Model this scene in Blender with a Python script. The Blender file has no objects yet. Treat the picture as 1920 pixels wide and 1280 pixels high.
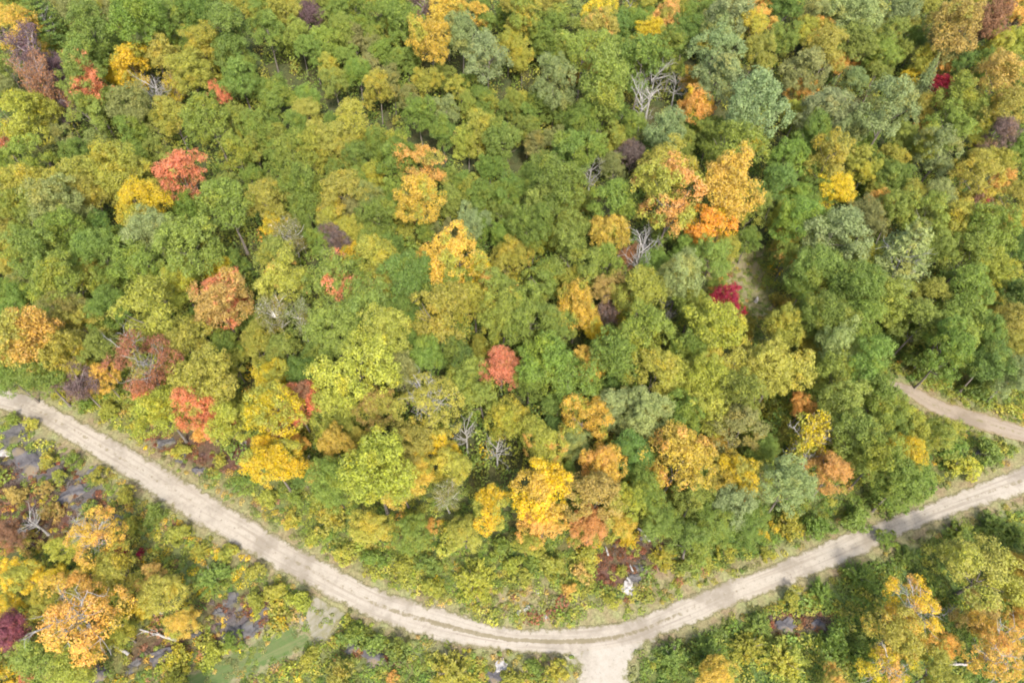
import bpy, math, random
import numpy as np
from mathutils import Vector

random.seed(7)
RNG = np.random.default_rng(11)
scene = bpy.context.scene
COL = scene.collection
R = math.radians

# ------------------------------------------------------------------ camera
# the drone hovers about 100 m over the forest and looks down to the north
W, H = 1920.0, 1280.0
HFOV, PITCH, CAMH = R(73.0), R(53.0), 100.0
F = (W / 2) / math.tan(HFOV / 2)
cam = bpy.data.cameras.new("camera")
cam.sensor_width = 36.0
cam.lens = 18.0 / math.tan(HFOV / 2)
cam.clip_start, cam.clip_end = 1.0, 3000.0
cam_ob = bpy.data.objects.new("camera", cam)
cam_ob.location = (0, 0, CAMH)
cam_ob.rotation_euler = (math.pi / 2 - PITCH, 0, 0)
COL.objects.link(cam_ob)
scene.camera = cam_ob
SP, CP = math.sin(PITCH), math.cos(PITCH)


def terrain(x, y):
    """height of the land: level by the roads, rising to a wooded slope in the north"""
    x = np.asarray(x, float); y = np.asarray(y, float)
    t = np.clip(y - 78.0, 0, None)
    rise = 0.0011 * t * t
    rise = np.where(t > 75, 0.0011 * 75 * 75 + (t - 75) * 0.165, rise)
    roll = 0.9 * np.sin(x * 0.045 + 0.7) * np.sin(y * 0.05 + 0.3) * np.clip((y - 80) / 40, 0, 1)
    return rise + roll


def ray(px, py):
    u = (px - W / 2) / F; v = (H / 2 - py) / F
    return np.array([u, CP + v * SP, -SP + v * CP])


def at(px, py, lift=0.0):
    """the point seen at photo pixel px, py that lies lift metres above the land"""
    d = ray(px, py)
    h = 0.0
    for _ in range(60):
        s = (h + lift - CAMH) / d[2]
        p = d * s
        h2 = float(terrain(p[0], p[1]))
        if abs(h2 - h) < 1e-4:
            break
        h += (h2 - h) * 0.6
    return Vector((p[0], p[1], CAMH + p[2]))


def project(x, y, z):
    x = np.asarray(x, float); y = np.asarray(y, float); z = np.asarray(z, float) - CAMH
    depth = y * CP - z * SP
    up = y * SP + z * CP
    depth = np.maximum(depth, 1e-3)
    return W / 2 + F * x / depth, H / 2 - F * up / depth, depth


def srgb(r, g, b):
    f = lambda c: (c / 255) / 12.92 if c <= 10 else ((c / 255 + 0.055) / 1.055) ** 2.4
    return np.array([f(r), f(g), f(b)])


# ------------------------------------------------------------------ meshes
def mesh_from(name, verts, faces, mats=(), smooth=False):
    me = bpy.data.meshes.new(name)
    me.from_pydata(verts, [], faces)
    for m in mats:
        me.materials.append(m)
    if smooth:
        me.polygons.foreach_set("use_smooth", np.ones(len(me.polygons), bool))
    me.update()
    return me


def tag(o, label=None, cat=None, group=None, kind=None):
    if label: o["label"] = label
    if cat: o["category"] = cat
    if group: o["group"] = group
    if kind: o["kind"] = kind
    return o


def link(name, me, parent=None):
    o = bpy.data.objects.new(name, me)
    COL.objects.link(o)
    if parent: o.parent = parent
    return o


def unit(v):
    return v / np.maximum(np.linalg.norm(v, axis=-1, keepdims=True), 1e-9)


def leaf_quads(pos, nrm, size, rng, aspect=0.62):
    """kite-shaped leaf faces, one per point"""
    n = len(pos)
    a = unit(np.cross(nrm, rng.normal(size=(n, 3))))
    b = np.cross(nrm, a)
    s = size[:, None]
    v = np.empty((n, 4, 3))
    v[:, 0] = pos - a * s
    v[:, 1] = pos + b * s * aspect - a * s * 0.1 + nrm * s * 0.12
    v[:, 2] = pos + a * s
    v[:, 3] = pos - b * s * aspect - a * s * 0.1 + nrm * s * 0.12
    f = np.arange(n * 4).reshape(n, 4)
    return v.reshape(-1, 3), f


def face_attr(me, name, vals):
    at_ = me.attributes.new(name, 'FLOAT', 'FACE')
    at_.data.foreach_set("value", np.ascontiguousarray(vals, np.float32))


def sphere_pts(n, rng):
    return unit(rng.normal(size=(n, 3)))


def crown_mesh(name, mat, seed, kind):
    """leaf faces gathered in puffs, the puffs gathered on limb-sized lobes;
    crown radius 1 about the point 2.3 above the tree's base"""
    rng = np.random.default_rng(seed)
    P, N, S, A, B = [], [], [], [], []
    if kind == 'broad':
        nl, zr, pr, nleaf, ls, lr = rng.integers(9, 14), 1.2, (0.09, 0.2), 140, 0.0255, (0.26, 0.52)
    elif kind == 'tall':
        nl, zr, pr, nleaf, ls, lr = rng.integers(11, 15), 1.75, (0.1, 0.21), 140, 0.026, (0.28, 0.52)
    elif kind == 'fine':
        nl, zr, pr, nleaf, ls, lr = rng.integers(9, 13), 1.3, (0.09, 0.22), 160, 0.0225, (0.3, 0.56)
    elif kind == 'open':
        nl, zr, pr, nleaf, ls, lr = rng.integers(11, 15), 1.15, (0.07, 0.17), 165, 0.021, (0.2, 0.4)
    elif kind == 'bush':
        nl, zr, pr, nleaf, ls, lr = rng.integers(6, 10), 0.7, (0.08, 0.2), 44, 0.05, (0.22, 0.46)
    cz = 2.3 if kind != 'bush' else 0.55
    dirs = sphere_pts(nl * 6, rng)
    keep = [dirs[0]]
    for d in dirs[1:]:                       # spread the lobes
        if len(keep) >= nl: break
        if min(np.linalg.norm(d - k) for k in keep) > 0.5 and d[2] > -0.75:
            keep.append(d)
    keep.append(np.array([0, 0, 0.6]))
    for d in keep:
        rl = rng.uniform(*lr)
        c = d * (1 - rl) * np.array([1, 1, zr]) * (rng.uniform(0.75, 1.3) if kind != 'bush' else rng.uniform(0.6, 1.35))
        npuff = int(40 * (rl / 0.5) ** 2) + 4
        q = sphere_pts(npuff, rng)
        q = q[q[:, 2] > -0.55]
        lob = rng.normal() * 0.5
        for e in q:
            r = rng.uniform(*pr)
            pc = c + e * rl * rng.uniform(0.6, 1.12) * np.array([1, 1, 0.9])
            n = int(nleaf * (r / 0.2) ** 1.6)
            w = sphere_pts(n, rng)
            w = w[(w @ unit(pc * np.array([1, 1, 1.0]) + np.array([0, 0, .3]))) > -0.45]
            n = len(w)
            rad = r * rng.uniform(0.55, 1.08, n)
            P.append(pc + w * rad[:, None] * np.array([1, 1, 0.85]))
            N.append(unit(w * 0.8 + np.array([0, 0, 0.35]) + rng.normal(size=(n, 3)) * 0.33))
            S.append(ls * rng.uniform(0.5, 1.5, n))
            A.append(np.full(n, np.clip(0.5 + 0.22 * lob + rng.normal() * 0.2, 0, 1)))
            B.append(rng.random(n))
    P = np.concatenate(P); N = np.concatenate(N); S = np.concatenate(S)
    P[:, 2] += cz
    if kind == 'bush':
        ok = P[:, 2] > 0.02
        P, N, S = P[ok], N[ok], S[ok]
        A = [np.concatenate(A)[ok]]; B = [np.concatenate(B)[ok]]
    v, f = leaf_quads(P, N, S, rng)
    me = mesh_from(name, v, f, [mat])
    face_attr(me, "puff", np.concatenate(A)); face_attr(me, "leaf", np.concatenate(B))
    return me


def radial_bush_mesh(name, mat, seed):
    """long leafy shoots fanning out from the base, as young trees look from above"""
    rng = np.random.default_rng(seed)
    P, N, S, A, B = [], [], [], [], []
    for k in range(110):
        az = rng.uniform(0, 2 * math.pi); el = rng.uniform(0.25, 1.5)
        L = rng.uniform(0.75, 1.1)
        d = np.array([math.cos(az) * math.cos(el), math.sin(az) * math.cos(el), math.sin(el) * 1.0])
        n = 46
        t = rng.uniform(0.25, 1.0, n) ** 0.7
        p = d * (t * L)[:, None]
        p[:, 2] -= 0.25 * (t * math.cos(el)) ** 2
        p += rng.normal(size=(n, 3)) * 0.035
        P.append(p); N.append(unit(np.array([0, 0, 1.]) + rng.normal(size=(n, 3)) * 0.5))
        S.append(rng.uniform(0.03, 0.06, n)); A.append(np.full(n, rng.random())); B.append(rng.random(n))
    P = np.concatenate(P); P[:, 2] = np.maximum(P[:, 2], 0.03)
    v, f = leaf_quads(P, np.concatenate(N), np.concatenate(S), rng, 0.4)
    me = mesh_from(name, v, f, [mat])
    face_attr(me, "puff", np.concatenate(A)); face_attr(me, "leaf", np.concatenate(B))
    return me


def conifer_mesh(name, mat, seed, kind):
    rng = np.random.default_rng(seed)
    P, N, S, A, B = [], [], [], [], []
    top = 3.6
    if kind == 'spruce':
        tiers = [(z, 1.0 * (1 - (z - 0.5) / (top - 0.5)) ** 0.9 + 0.04) for z in np.linspace(0.5, top, 26)]
        per, droop = 9, 0.28
    else:                                    # open white pine with level, upswept plates
        tiers = [(z, max(0.18, 1.0 - 0.75 * max(0, (z - 2.0) / 1.5))) for z in np.linspace(1.2, 3.4, 11)]
        per, droop = 7, -0.18
    for z, rr in tiers:
        off = rng.uniform(0, 6.28)
        for k in range(per):
            az = off + k * 6.283 / per + rng.normal() * 0.2
            L = rr * rng.uniform(0.75, 1.12)
            d = np.array([math.cos(az), math.sin(az), 0])
            side = np.array([-d[1], d[0], 0])
            n = int((55 if kind == 'spruce' else 130) * max(L, 0.15))
            t = rng.uniform(0.1, 1.0, n) if kind == 'spruce' else rng.uniform(0.4, 1.0, n)
            wdt = (1 - t * 0.75) * 0.22 * L if kind == 'spruce' else 0.17 * L * np.ones(n)
            p = d * (t * L)[:, None] + side * (rng.normal(size=n) * wdt)[:, None]
            p[:, 2] += z - droop * t * L + rng.normal(size=n) * 0.03
            P.append(p)
            N.append(unit(np.array([0, 0, 1.]) + d * 0.3 + rng.normal(size=(n, 3)) * 0.5))
            S.append(rng.uniform(0.035, 0.07, n)); A.append(np.full(n, rng.random())); B.append(rng.random(n))
    v, f = leaf_quads(np.concatenate(P), np.concatenate(N), np.concatenate(S), rng, 0.35)
    me = mesh_from(name, v, f, [mat])
    face_attr(me, "puff", np.concatenate(A)); face_attr(me, "leaf", np.concatenate(B))
    return me


class Tubes:
    def __init__(self):
        self.v, self.f, self.n = [], [], 0

    def add(self, pts, rad, k=6):
        pts = np.asarray(pts, float); m = len(pts)
        tan = unit(np.gradient(pts, axis=0))
        ref = np.array([0.31, 0.87, 0.2])
        a = unit(np.cross(tan, ref)); b = np.cross(tan, a)
        th = np.arange(k) * 2 * math.pi / k
        ring = (a[:, None] * np.cos(th)[None, :, None] + b[:, None] * np.sin(th)[None, :, None]) * np.asarray(rad)[:, None, None]
        self.v.append((pts[:, None] + ring).reshape(-1, 3))
        i = np.arange(m - 1)[:, None] * k; j = np.arange(k)[None]; j2 = (j + 1) % k
        q = np.stack([i + j, i + j2, i + k + j2, i + k + j], -1).reshape(-1, 4) + self.n
        self.f.append(q); self.n += m * k

    def mesh(self, name, mat):
        return mesh_from(name, np.concatenate(self.v), np.concatenate(self.f), [mat], True)


def curve(p0, d, L, rng, bend=0.25, up=0.2, n=5):
    pts = [np.array(p0, float)]
    d = unit(np.array(d, float))
    for _ in range(n - 1):
        d = unit(d + rng.normal(size=3) * bend / n * 2 + np.array([0, 0, up / n]))
        pts.append(pts[-1] + d * L / (n - 1))
    return np.array(pts), d


def trunk_mesh(name, mat, seed, tall=2.2, limbs=7, rad=0.05):
    """tapered trunk with a flared foot and rising limbs"""
    rng = np.random.default_rng(seed); T = Tubes()
    pts, _ = curve((0, 0, -0.15), (rng.normal() * 0.04, rng.normal() * 0.04, 1), tall + 0.15, rng, 0.1, 0.1, 8)
    T.add(pts, np.concatenate([[rad * 1.7], np.linspace(rad, rad * 0.25, 7)]), 7)
    for k in range(limbs):
        t = rng.uniform(0.5, 0.95)
        p = pts[0] + (pts[-1] - pts[0]) * t
        i = t * 7; i0 = min(int(i), 6); p = pts[i0] + (pts[i0 + 1] - pts[i0]) * (i - i0)
        az = k * 2.4 + rng.normal() * 0.3
        q, d = curve(p, (math.cos(az), math.sin(az), 0.8), rng.uniform(0.6, 0.85), rng, 0.3, 0.3)
        T.add(q, np.linspace(rad * 0.45, rad * 0.1, 5), 5)
    return T.mesh(name, mat)


def limbs_mesh(name, mat, seed, n1=13, n2=7, n3=4, spread=1.0, wide=1.0, thick=1.0, lo=1.1, hi=2.6):
    """bare branches of a leafless crown: limbs, boughs, twigs"""
    rng = np.random.default_rng(seed); T = Tubes(); tips = []
    for k in range(n1):
        z = rng.uniform(lo, hi); az = k * 2.4 + rng.normal() * 0.4
        q, d = curve((0, 0, z), (math.cos(az) * spread, math.sin(az) * spread, rng.uniform(0.5, 1.1)), rng.uniform(0.75, 1.1) * wide, rng, 0.35, 0.35, 6)
        T.add(q, np.linspace(0.034, 0.009, 6) * thick, 5)
        for j in range(n2):
            t = rng.uniform(0.3, 1.0) * 5; i0 = min(int(t), 4)
            p = q[i0] + (q[i0 + 1] - q[i0]) * (t - i0)
            dd = unit(d + rng.normal(size=3) * 0.75)
            q2, d2 = curve(p, dd, rng.uniform(0.25, 0.5), rng, 0.4, 0.25, 4)
            T.add(q2, np.linspace(0.012, 0.005, 4) * thick, 4)
            for m in range(n3):
                t2 = rng.uniform(0.4, 1.0) * 3; i2 = min(int(t2), 2)
                p2 = q2[i2] + (q2[i2 + 1] - q2[i2]) * (t2 - i2)
                q3, _ = curve(p2, unit(d2 + rng.normal(size=3) * 0.7), rng.uniform(0.12, 0.28), rng, 0.4, 0.2, 3)
                T.add(q3, np.linspace(0.006, 0.0035, 3) * thick, 3)
                tips.append(q3[-1]); tips.append(q3[1])
    return T.mesh(name, mat), np.array(tips)


def sparse_leaves(name, mat, seed, tips, per=7, size=0.045, spread=0.07, keep=1.0):
    rng = np.random.default_rng(seed)
    tips = tips[rng.random(len(tips)) < keep]
    n = len(tips) * per
    P = np.repeat(tips, per, 0) + rng.normal(size=(n, 3)) * spread
    N = unit(rng.normal(size=(n, 3)) + np.array([0, 0, 0.7]))
    v, f = leaf_quads(P, N, size * rng.uniform(0.6, 1.2, n), rng)
    me = mesh_from(name, v, f, [mat])
    face_attr(me, "puff", np.repeat(rng.random(len(tips)), per)); face_attr(me, "leaf", rng.random(n))
    return me
# ------------------------------------------------------------------ materials
def new_mat(name):
    m = bpy.data.materials.new(name); m.use_nodes = True
    nt = m.node_tree; nt.nodes.clear()
    return m, nt, (lambda t, **k: _node(nt, t, k)), nt.links.new


def _node(nt, t, k):
    n = nt.nodes.new(t)
    for a, b in k.items():
        setattr(n, a, b)
    return n


def leaf_material(name, source):
    """leaves: colour of the tree (source 'OBJECT') or of the clump (source 'CLUMP'),
    turned leaves in patches, light passing through"""
    m, nt, nd, ln = new_mat(name)
    out = nd('ShaderNodeOutputMaterial')
    if source == 'OBJECT':
        info = nd('ShaderNodeObjectInfo')
        base = info.outputs['Color']
        aut = nd('ShaderNodeAttribute', attribute_type='OBJECT', attribute_name='autumn')
        tur = nd('ShaderNodeAttribute', attribute_type='OBJECT', attribute_name='turned')
        tc = nd('ShaderNodeTexCoord')
        rnd = nd('ShaderNodeVectorMath', operation='ADD')
        sc = nd('ShaderNodeMath', operation='MULTIPLY'); sc.inputs[1].default_value = 60
        ln(info.outputs['Random'], sc.inputs[0])
        ln(tc.outputs['Object'], rnd.inputs[0]); ln(sc.outputs[0], rnd.inputs[1])
        nz = nd('ShaderNodeTexNoise'); nz.inputs['Scale'].default_value = 1.15; nz.inputs['Detail'].default_value = 3
        ln(rnd.outputs[0], nz.inputs['Vector'])
        # mask = smoothstep(noise + turned - 1)
        ad = nd('ShaderNodeMath', operation='ADD'); ln(nz.outputs['Fac'], ad.inputs[0]); ln(tur.outputs['Fac'], ad.inputs[1])
        mr = nd('ShaderNodeMapRange'); mr.inputs['From Min'].default_value = 0.86; mr.inputs['From Max'].default_value = 0.91
        ln(ad.outputs[0], mr.inputs['Value'])
        mx = nd('ShaderNodeMix', data_type='RGBA')
        ln(mr.outputs[0], mx.inputs['Factor']); ln(base, mx.inputs['A']); ln(aut.outputs['Color'], mx.inputs['B'])
        base = mx.outputs['Result']
    else:
        tint = nd('ShaderNodeAttribute', attribute_type='GEOMETRY', attribute_name='tint')
        base = tint.outputs['Color']
    puff = nd('ShaderNodeAttribute', attribute_type='GEOMETRY', attribute_name='puff')
    leaf = nd('ShaderNodeAttribute', attribute_type='GEOMETRY', attribute_name='leaf')
    hs = nd('ShaderNodeHueSaturation')
    h = nd('ShaderNodeMapRange'); h.inputs['To Min'].default_value = 0.510; h.inputs['To Max'].default_value = 0.491
    ln(puff.outputs['Fac'], h.inputs['Value']); ln(h.outputs[0], hs.inputs['Hue'])
    s = nd('ShaderNodeMapRange'); s.inputs['To Min'].default_value = 0.9; s.inputs['To Max'].default_value = 1.08
    ln(leaf.outputs['Fac'], s.inputs['Value']); ln(s.outputs[0], hs.inputs['Saturation'])
    v1 = nd('ShaderNodeMapRange'); v1.inputs['To Min'].default_value = 0.8; v1.inputs['To Max'].default_value = 1.2
    v2 = nd('ShaderNodeMapRange'); v2.inputs['To Min'].default_value = 0.87; v2.inputs['To Max'].default_value = 1.13
    ln(puff.outputs['Fac'], v1.inputs['Value']); ln(leaf.outputs['Fac'], v2.inputs['Value'])
    mu = nd('ShaderNodeMath', operation='MULTIPLY'); ln(v1.outputs[0], mu.inputs[0]); ln(v2.outputs[0], mu.inputs[1])
    ln(mu.outputs[0], hs.inputs['Value']); ln(base, hs.inputs['Color'])
    d = nd('ShaderNodeBsdfPrincipled'); d.inputs['Roughness'].default_value = 0.55; d.inputs['Specular IOR Level'].default_value = 0.25
    t = nd('ShaderNodeBsdfTranslucent')
    ln(hs.outputs[0], d.inputs['Base Color']); ln(hs.outputs[0], t.inputs['Color'])
    ms = nd('ShaderNodeMixShader'); ms.inputs[0].default_value = 0.4
    ln(d.outputs[0], ms.inputs[1]); ln(t.outputs[0], ms.inputs[2]); ln(ms.outputs[0], out.inputs[0])
    return m


def noisy_material(name, c1, c2, scale, c3=None, rough=0.9, bump=0.4, vec='Object', s3=None):
    m, nt, nd, ln = new_mat(name)
    out = nd('ShaderNodeOutputMaterial'); b = nd('ShaderNodeBsdfPrincipled'); b.inputs['Roughness'].default_value = rough
    b.inputs['Specular IOR Level'].default_value = 0.2
    tc = nd('ShaderNodeTexCoord')
    nz = nd('ShaderNodeTexNoise'); nz.inputs['Scale'].default_value = scale; nz.inputs['Detail'].default_value = 7; nz.inputs['Roughness'].default_value = 0.65
    ln(tc.outputs[vec], nz.inputs['Vector'])
    cr = nd('ShaderNodeValToRGB'); cr.color_ramp.elements[0].position = 0.36; cr.color_ramp.elements[1].position = 0.64
    cr.color_ramp.elements[0].color = (*c1, 1); cr.color_ramp.elements[1].color = (*c2, 1)
    ln(nz.outputs['Fac'], cr.inputs['Fac'])
    col = cr.outputs['Color']
    if c3 is not None:
        n3 = nd('ShaderNodeTexNoise'); n3.inputs['Scale'].default_value = s3 or scale * 0.35; n3.inputs['Detail'].default_value = 5
        ln(tc.outputs[vec], n3.inputs['Vector'])
        mr = nd('ShaderNodeMapRange'); mr.inputs['From Min'].default_value = 0.52; mr.inputs['From Max'].default_value = 0.62
        ln(n3.outputs['Fac'], mr.inputs['Value'])
        mx = nd('ShaderNodeMix', data_type='RGBA'); ln(mr.outputs[0], mx.inputs['Factor']); ln(col, mx.inputs['A']); mx.inputs['B'].default_value = (*c3, 1)
        col = mx.outputs['Result']
    ln(col, b.inputs['Base Color'])
    bp = nd('ShaderNodeBump'); bp.inputs['Strength'].default_value = bump; bp.inputs['Distance'].default_value = 0.1
    ln(nz.outputs['Fac'], bp.inputs['Height']); ln(bp.outputs[0], b.inputs['Normal']); ln(b.outputs[0], out.inputs[0])
    return m


M_LEAF = leaf_material("tree_leaves", 'OBJECT')
M_CLUMP = leaf_material("undergrowth_leaves", 'CLUMP')
M_BARK = noisy_material("grey_brown_bark", (0.10, 0.085, 0.07), (0.2, 0.175, 0.15), 9)
M_BIRCH = noisy_material("pale_bark", (0.42, 0.40, 0.36), (0.62, 0.6, 0.56), 9, (0.16, 0.14, 0.12), s3=14)
M_DEAD = noisy_material("bleached_dead_wood", (0.2, 0.19, 0.175), (0.36, 0.345, 0.325), 8)
M_TWIG = noisy_material("brown_grey_twigs", (0.17, 0.13, 0.12), (0.3, 0.25, 0.24), 8)
M_STONE = noisy_material("grey_lichen_stone", (0.05, 0.047, 0.046), (0.115, 0.11, 0.107), 1.3, (0.095, 0.085, 0.045), bump=0.7, s3=0.8)
M_DARKSTONE = noisy_material("dark_slate_stone", (0.05, 0.047, 0.05), (0.11, 0.104, 0.107), 1.4, (0.15, 0.12, 0.08), bump=0.7, s3=0.9)
M_PALESTONE = noisy_material("pale_stone", (0.24, 0.225, 0.21), (0.4, 0.385, 0.36), 2.0, (0.2, 0.18, 0.16), bump=0.6, s3=2.2)


def ground_material():
    m, nt, nd, ln = new_mat("forest_ground")
    out = nd('ShaderNodeOutputMaterial'); b = nd('ShaderNodeBsdfPrincipled'); b.inputs['Roughness'].default_value = 0.95
    b.inputs['Specular IOR Level'].default_value = 0.1
    zone = nd('ShaderNodeAttribute', attribute_type='GEOMETRY', attribute_name='zone')
    tc = nd('ShaderNodeTexCoord')
    n1 = nd('ShaderNodeTexNoise'); n1.inputs['Scale'].default_value = 2.2; n1.inputs['Detail'].default_value = 9; n1.inputs['Roughness'].default_value = 0.75
    n2 = nd('ShaderNodeTexNoise'); n2.inputs['Scale'].default_value = 0.35; n2.inputs['Detail'].default_value = 5
    for n in (n1, n2): ln(tc.outputs['Object'], n.inputs['Vector'])
    mr = nd('ShaderNodeMapRange'); mr.inputs['From Min'].default_value = 0.3; mr.inputs['From Max'].default_value = 0.7
    mr.inputs['To Min'].default_value = 0.45; mr.inputs['To Max'].default_value = 1.6
    ln(n1.outputs['Fac'], mr.inputs['Value'])
    hs = nd('ShaderNodeHueSaturation'); ln(zone.outputs['Color'], hs.inputs['Color']); ln(mr.outputs[0], hs.inputs['Value'])
    h = nd('ShaderNodeMapRange'); h.inputs['From Min'].default_value = 0.35; h.inputs['From Max'].default_value = 0.65
    h.inputs['To Min'].default_value = 0.46; h.inputs['To Max'].default_value = 0.54
    ln(n2.outputs['Fac'], h.inputs['Value']); ln(h.outputs[0], hs.inputs['Hue'])
    ln(hs.outputs[0], b.inputs['Base Color'])
    bp = nd('ShaderNodeBump'); bp.inputs['Strength'].default_value = 0.8; bp.inputs['Distance'].default_value = 0.25
    ln(n1.outputs['Fac'], bp.inputs['Height']); ln(bp.outputs[0], b.inputs['Normal'])
    ln(b.outputs[0], out.inputs[0])
    return m


def road_material(name, pale, worn, verge, grassy, ragged=0.45, rutted=0.75):
    """gravel: pale wheel tracks, stony crown, ragged weedy edges; u runs -1..1 across"""
    m, nt, nd, ln = new_mat(name)
    out = nd('ShaderNodeOutputMaterial'); b = nd('ShaderNodeBsdfPrincipled'); b.inputs['Roughness'].default_value = 0.95
    b.inputs['Specular IOR Level'].default_value = 0.1
    u = nd('ShaderNodeAttribute', attribute_type='GEOMETRY', attribute_name='across')
    wn = nd('ShaderNodeAttribute', attribute_type='GEOMETRY', attribute_name='wear')
    tc = nd('ShaderNodeTexCoord')
    def noise(s, d=6, r=0.6):
        n = nd('ShaderNodeTexNoise'); n.inputs['Scale'].default_value = s; n.inputs['Detail'].default_value = d; n.inputs['Roughness'].default_value = r
        ln(tc.outputs['Object'], n.inputs['Vector']); return n.outputs['Fac']
    def math_(op, a, c):
        n = nd('ShaderNodeMath', operation=op)
        for i, x in enumerate((a, c)):
            if isinstance(x, (int, float)): n.inputs[i].default_value = x
            else: ln(x, n.inputs[i])
        return n.outputs[0]
    def rng(x, a, c, lo=0.0, hi=1.0):
        n = nd('ShaderNodeMapRange', interpolation_type='SMOOTHSTEP'); ln(x, n.inputs['Value'])
        for k, v in (('From Min', a), ('From Max', c), ('To Min', lo), ('To Max', hi)): n.inputs[k].default_value = v
        return n.outputs[0]
    def mix(f, a, c):
        n = nd('ShaderNodeMix', data_type='RGBA'); ln(f, n.inputs['Factor'])
        for k, x in (('A', a), ('B', c)):
            if isinstance(x, tuple): n.inputs[k].default_value = (*x, 1)
            else: ln(x, n.inputs[k])
        return n.outputs['Result']
    fine, med, big = noise(9, 8, 0.8), noise(1.3, 7, 0.7), noise(0.18, 4)
    al = nd('ShaderNodeAttribute', attribute_type='GEOMETRY', attribute_name='along')
    cx = nd('ShaderNodeCombineXYZ'); ln(math_('MULTIPLY', u.outputs['Fac'], 5.0), cx.inputs[0]); ln(math_('MULTIPLY', al.outputs['Fac'], 0.07), cx.inputs[1])
    st = nd('ShaderNodeTexNoise'); st.inputs['Scale'].default_value = 1.0; st.inputs['Detail'].default_value = 5; ln(cx.outputs[0], st.inputs['Vector'])
    streak = st.outputs['Fac']
    col = mix(rng(fine, 0.35, 0.68), tuple(c * 0.88 for c in pale), tuple(min(1, c * 1.07) for c in pale))
    col = mix(rng(med, 0.42, 0.7, 0, 0.5), col, worn)
    ac = nd('ShaderNodeAttribute', attribute_type='GEOMETRY', attribute_name='border')
    au = math_('ABSOLUTE', u.outputs['Fac'], 0.0)
    col = mix(rng(streak, 0.46, 0.66, 0, rutted), col, worn)                 # tyre tracks, damp streaks
    col = mix(rng(big, 0.47, 0.66, 0, 0.75), col, tuple(c * 0.8 for c in worn))
    # stony crown between the wheel tracks where the road is worn
    mid = math_('MULTIPLY', rng(au, 0.30, 0.06), wn.outputs['Fac'])
    mid = rng(math_('ADD', mid, math_('MULTIPLY', math_('SUBTRACT', med, 0.5), 1.6)), 0.45, 0.75)
    col = mix(math_('MULTIPLY', mid, 0.75), col, grassy)
    sp = rng(noise(2.6, 3, 0.5), 0.66, 0.74)
    col = mix(math_('MULTIPLY', sp, 0.5), col, tuple(c * 0.35 for c in worn))
    e = math_('ADD', ac.outputs['Fac'], math_('MULTIPLY', math_('SUBTRACT', med, 0.5), 0.95))
    e = math_('ADD', e, math_('MULTIPLY', math_('SUBTRACT', fine, 0.5), 0.35))
    e = math_('ADD', e, math_('MULTIPLY', math_('SUBTRACT', noise(0.45, 3), 0.5), ragged))
    e1 = rng(e, 0.62, 0.9)
    vg = mix(rng(fine, 0.35, 0.65), verge, grassy)
    col = mix(e1, col, vg)
    ln(col, b.inputs['Base Color'])
    bp = nd('ShaderNodeBump'); bp.inputs['Strength'].default_value = 0.5; bp.inputs['Distance'].default_value = 0.08
    ln(fine, bp.inputs['Height']); ln(bp.outputs[0], b.inputs['Normal'])
    tr = nd('ShaderNodeBsdfTransparent'); ms = nd('ShaderNodeMixShader')      # the border frays out into the ground
    ln(rng(e, 0.86, 0.97), ms.inputs[0]); ln(b.outputs[0], ms.inputs[1]); ln(tr.outputs[0], ms.inputs[2]); ln(ms.outputs[0], out.inputs[0])
    return m


M_GROUND = ground_material()
M_ROAD = road_material("pale_gravel", (0.315, 0.283, 0.23), (0.215, 0.185, 0.143), (0.135, 0.13, 0.06), (0.135, 0.112, 0.06), 0.7)
M_DIRT = road_material("sandy_dirt", (0.255, 0.213, 0.165), (0.2, 0.163, 0.12), (0.20, 0.14, 0.08), (0.14, 0.13, 0.055))
M_TRACK = road_material("grassy_track", (0.075, 0.115, 0.035), (0.13, 0.14, 0.06), (0.23, 0.20, 0.12), (0.15, 0.145, 0.07), 1.6)
M_SPUR = road_material("weedy_gravel", (0.235, 0.215, 0.17), (0.16, 0.15, 0.085), (0.17, 0.155, 0.075), (0.13, 0.125, 0.05), 1.3)
M_FLARE = road_material("gravel_flare", (0.325, 0.295, 0.245), (0.22, 0.195, 0.15), (0.135, 0.13, 0.06), (0.13, 0.125, 0.05), 1.1, 0.15)
M_CLEAR = road_material("dry_grass_path", (0.2, 0.172, 0.1), (0.13, 0.13, 0.055), (0.17, 0.165, 0.06), (0.17, 0.165, 0.06), 1.0)

# ------------------------------------------------------------------ light
SUN_EL, SUN_AZ = R(50), R(15)            # behind the camera, a little to its right
sv = Vector((math.sin(SUN_AZ) * math.cos(SUN_EL), -math.cos(SUN_AZ) * math.cos(SUN_EL), math.sin(SUN_EL)))
sun = bpy.data.lights.new("sun", 'SUN'); sun.energy = 2.2; sun.angle = R(5); sun.color = (1.0, 0.955, 0.88)
so = bpy.data.objects.new("sun", sun); so.rotation_euler = sv.to_track_quat('Z', 'Y').to_euler(); so.location = sv * 400
COL.objects.link(so)
w = bpy.data.worlds.new("World"); scene.world = w; w.use_nodes = True
nt = w.node_tree; nt.nodes.clear()
sky = nt.nodes.new('ShaderNodeTexSky'); sky.sky_type = 'NISHITA'; sky.sun_disc = False
sky.sun_elevation = SUN_EL; sky.sun_rotation = math.atan2(sv.x, sv.y); sky.air_density = 1.0; sky.dust_density = 4.0
bg = nt.nodes.new('ShaderNodeBackground'); bg.inputs['Strength'].default_value = 0.15
wo = nt.nodes.new('ShaderNodeOutputWorld')
nt.links.new(sky.outputs[0], bg.inputs[0]); nt.links.new(bg.outputs[0], wo.inputs[0])
scene.view_settings.view_transform = 'Standard'; scene.view_settings.look = 'None'
scene.view_settings.gamma = 1.0; scene.view_settings.use_curve_mapping = False
scene.view_settings.exposure = 1.5
scene.render.engine = 'CYCLES'
cy = scene.cycles
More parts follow.
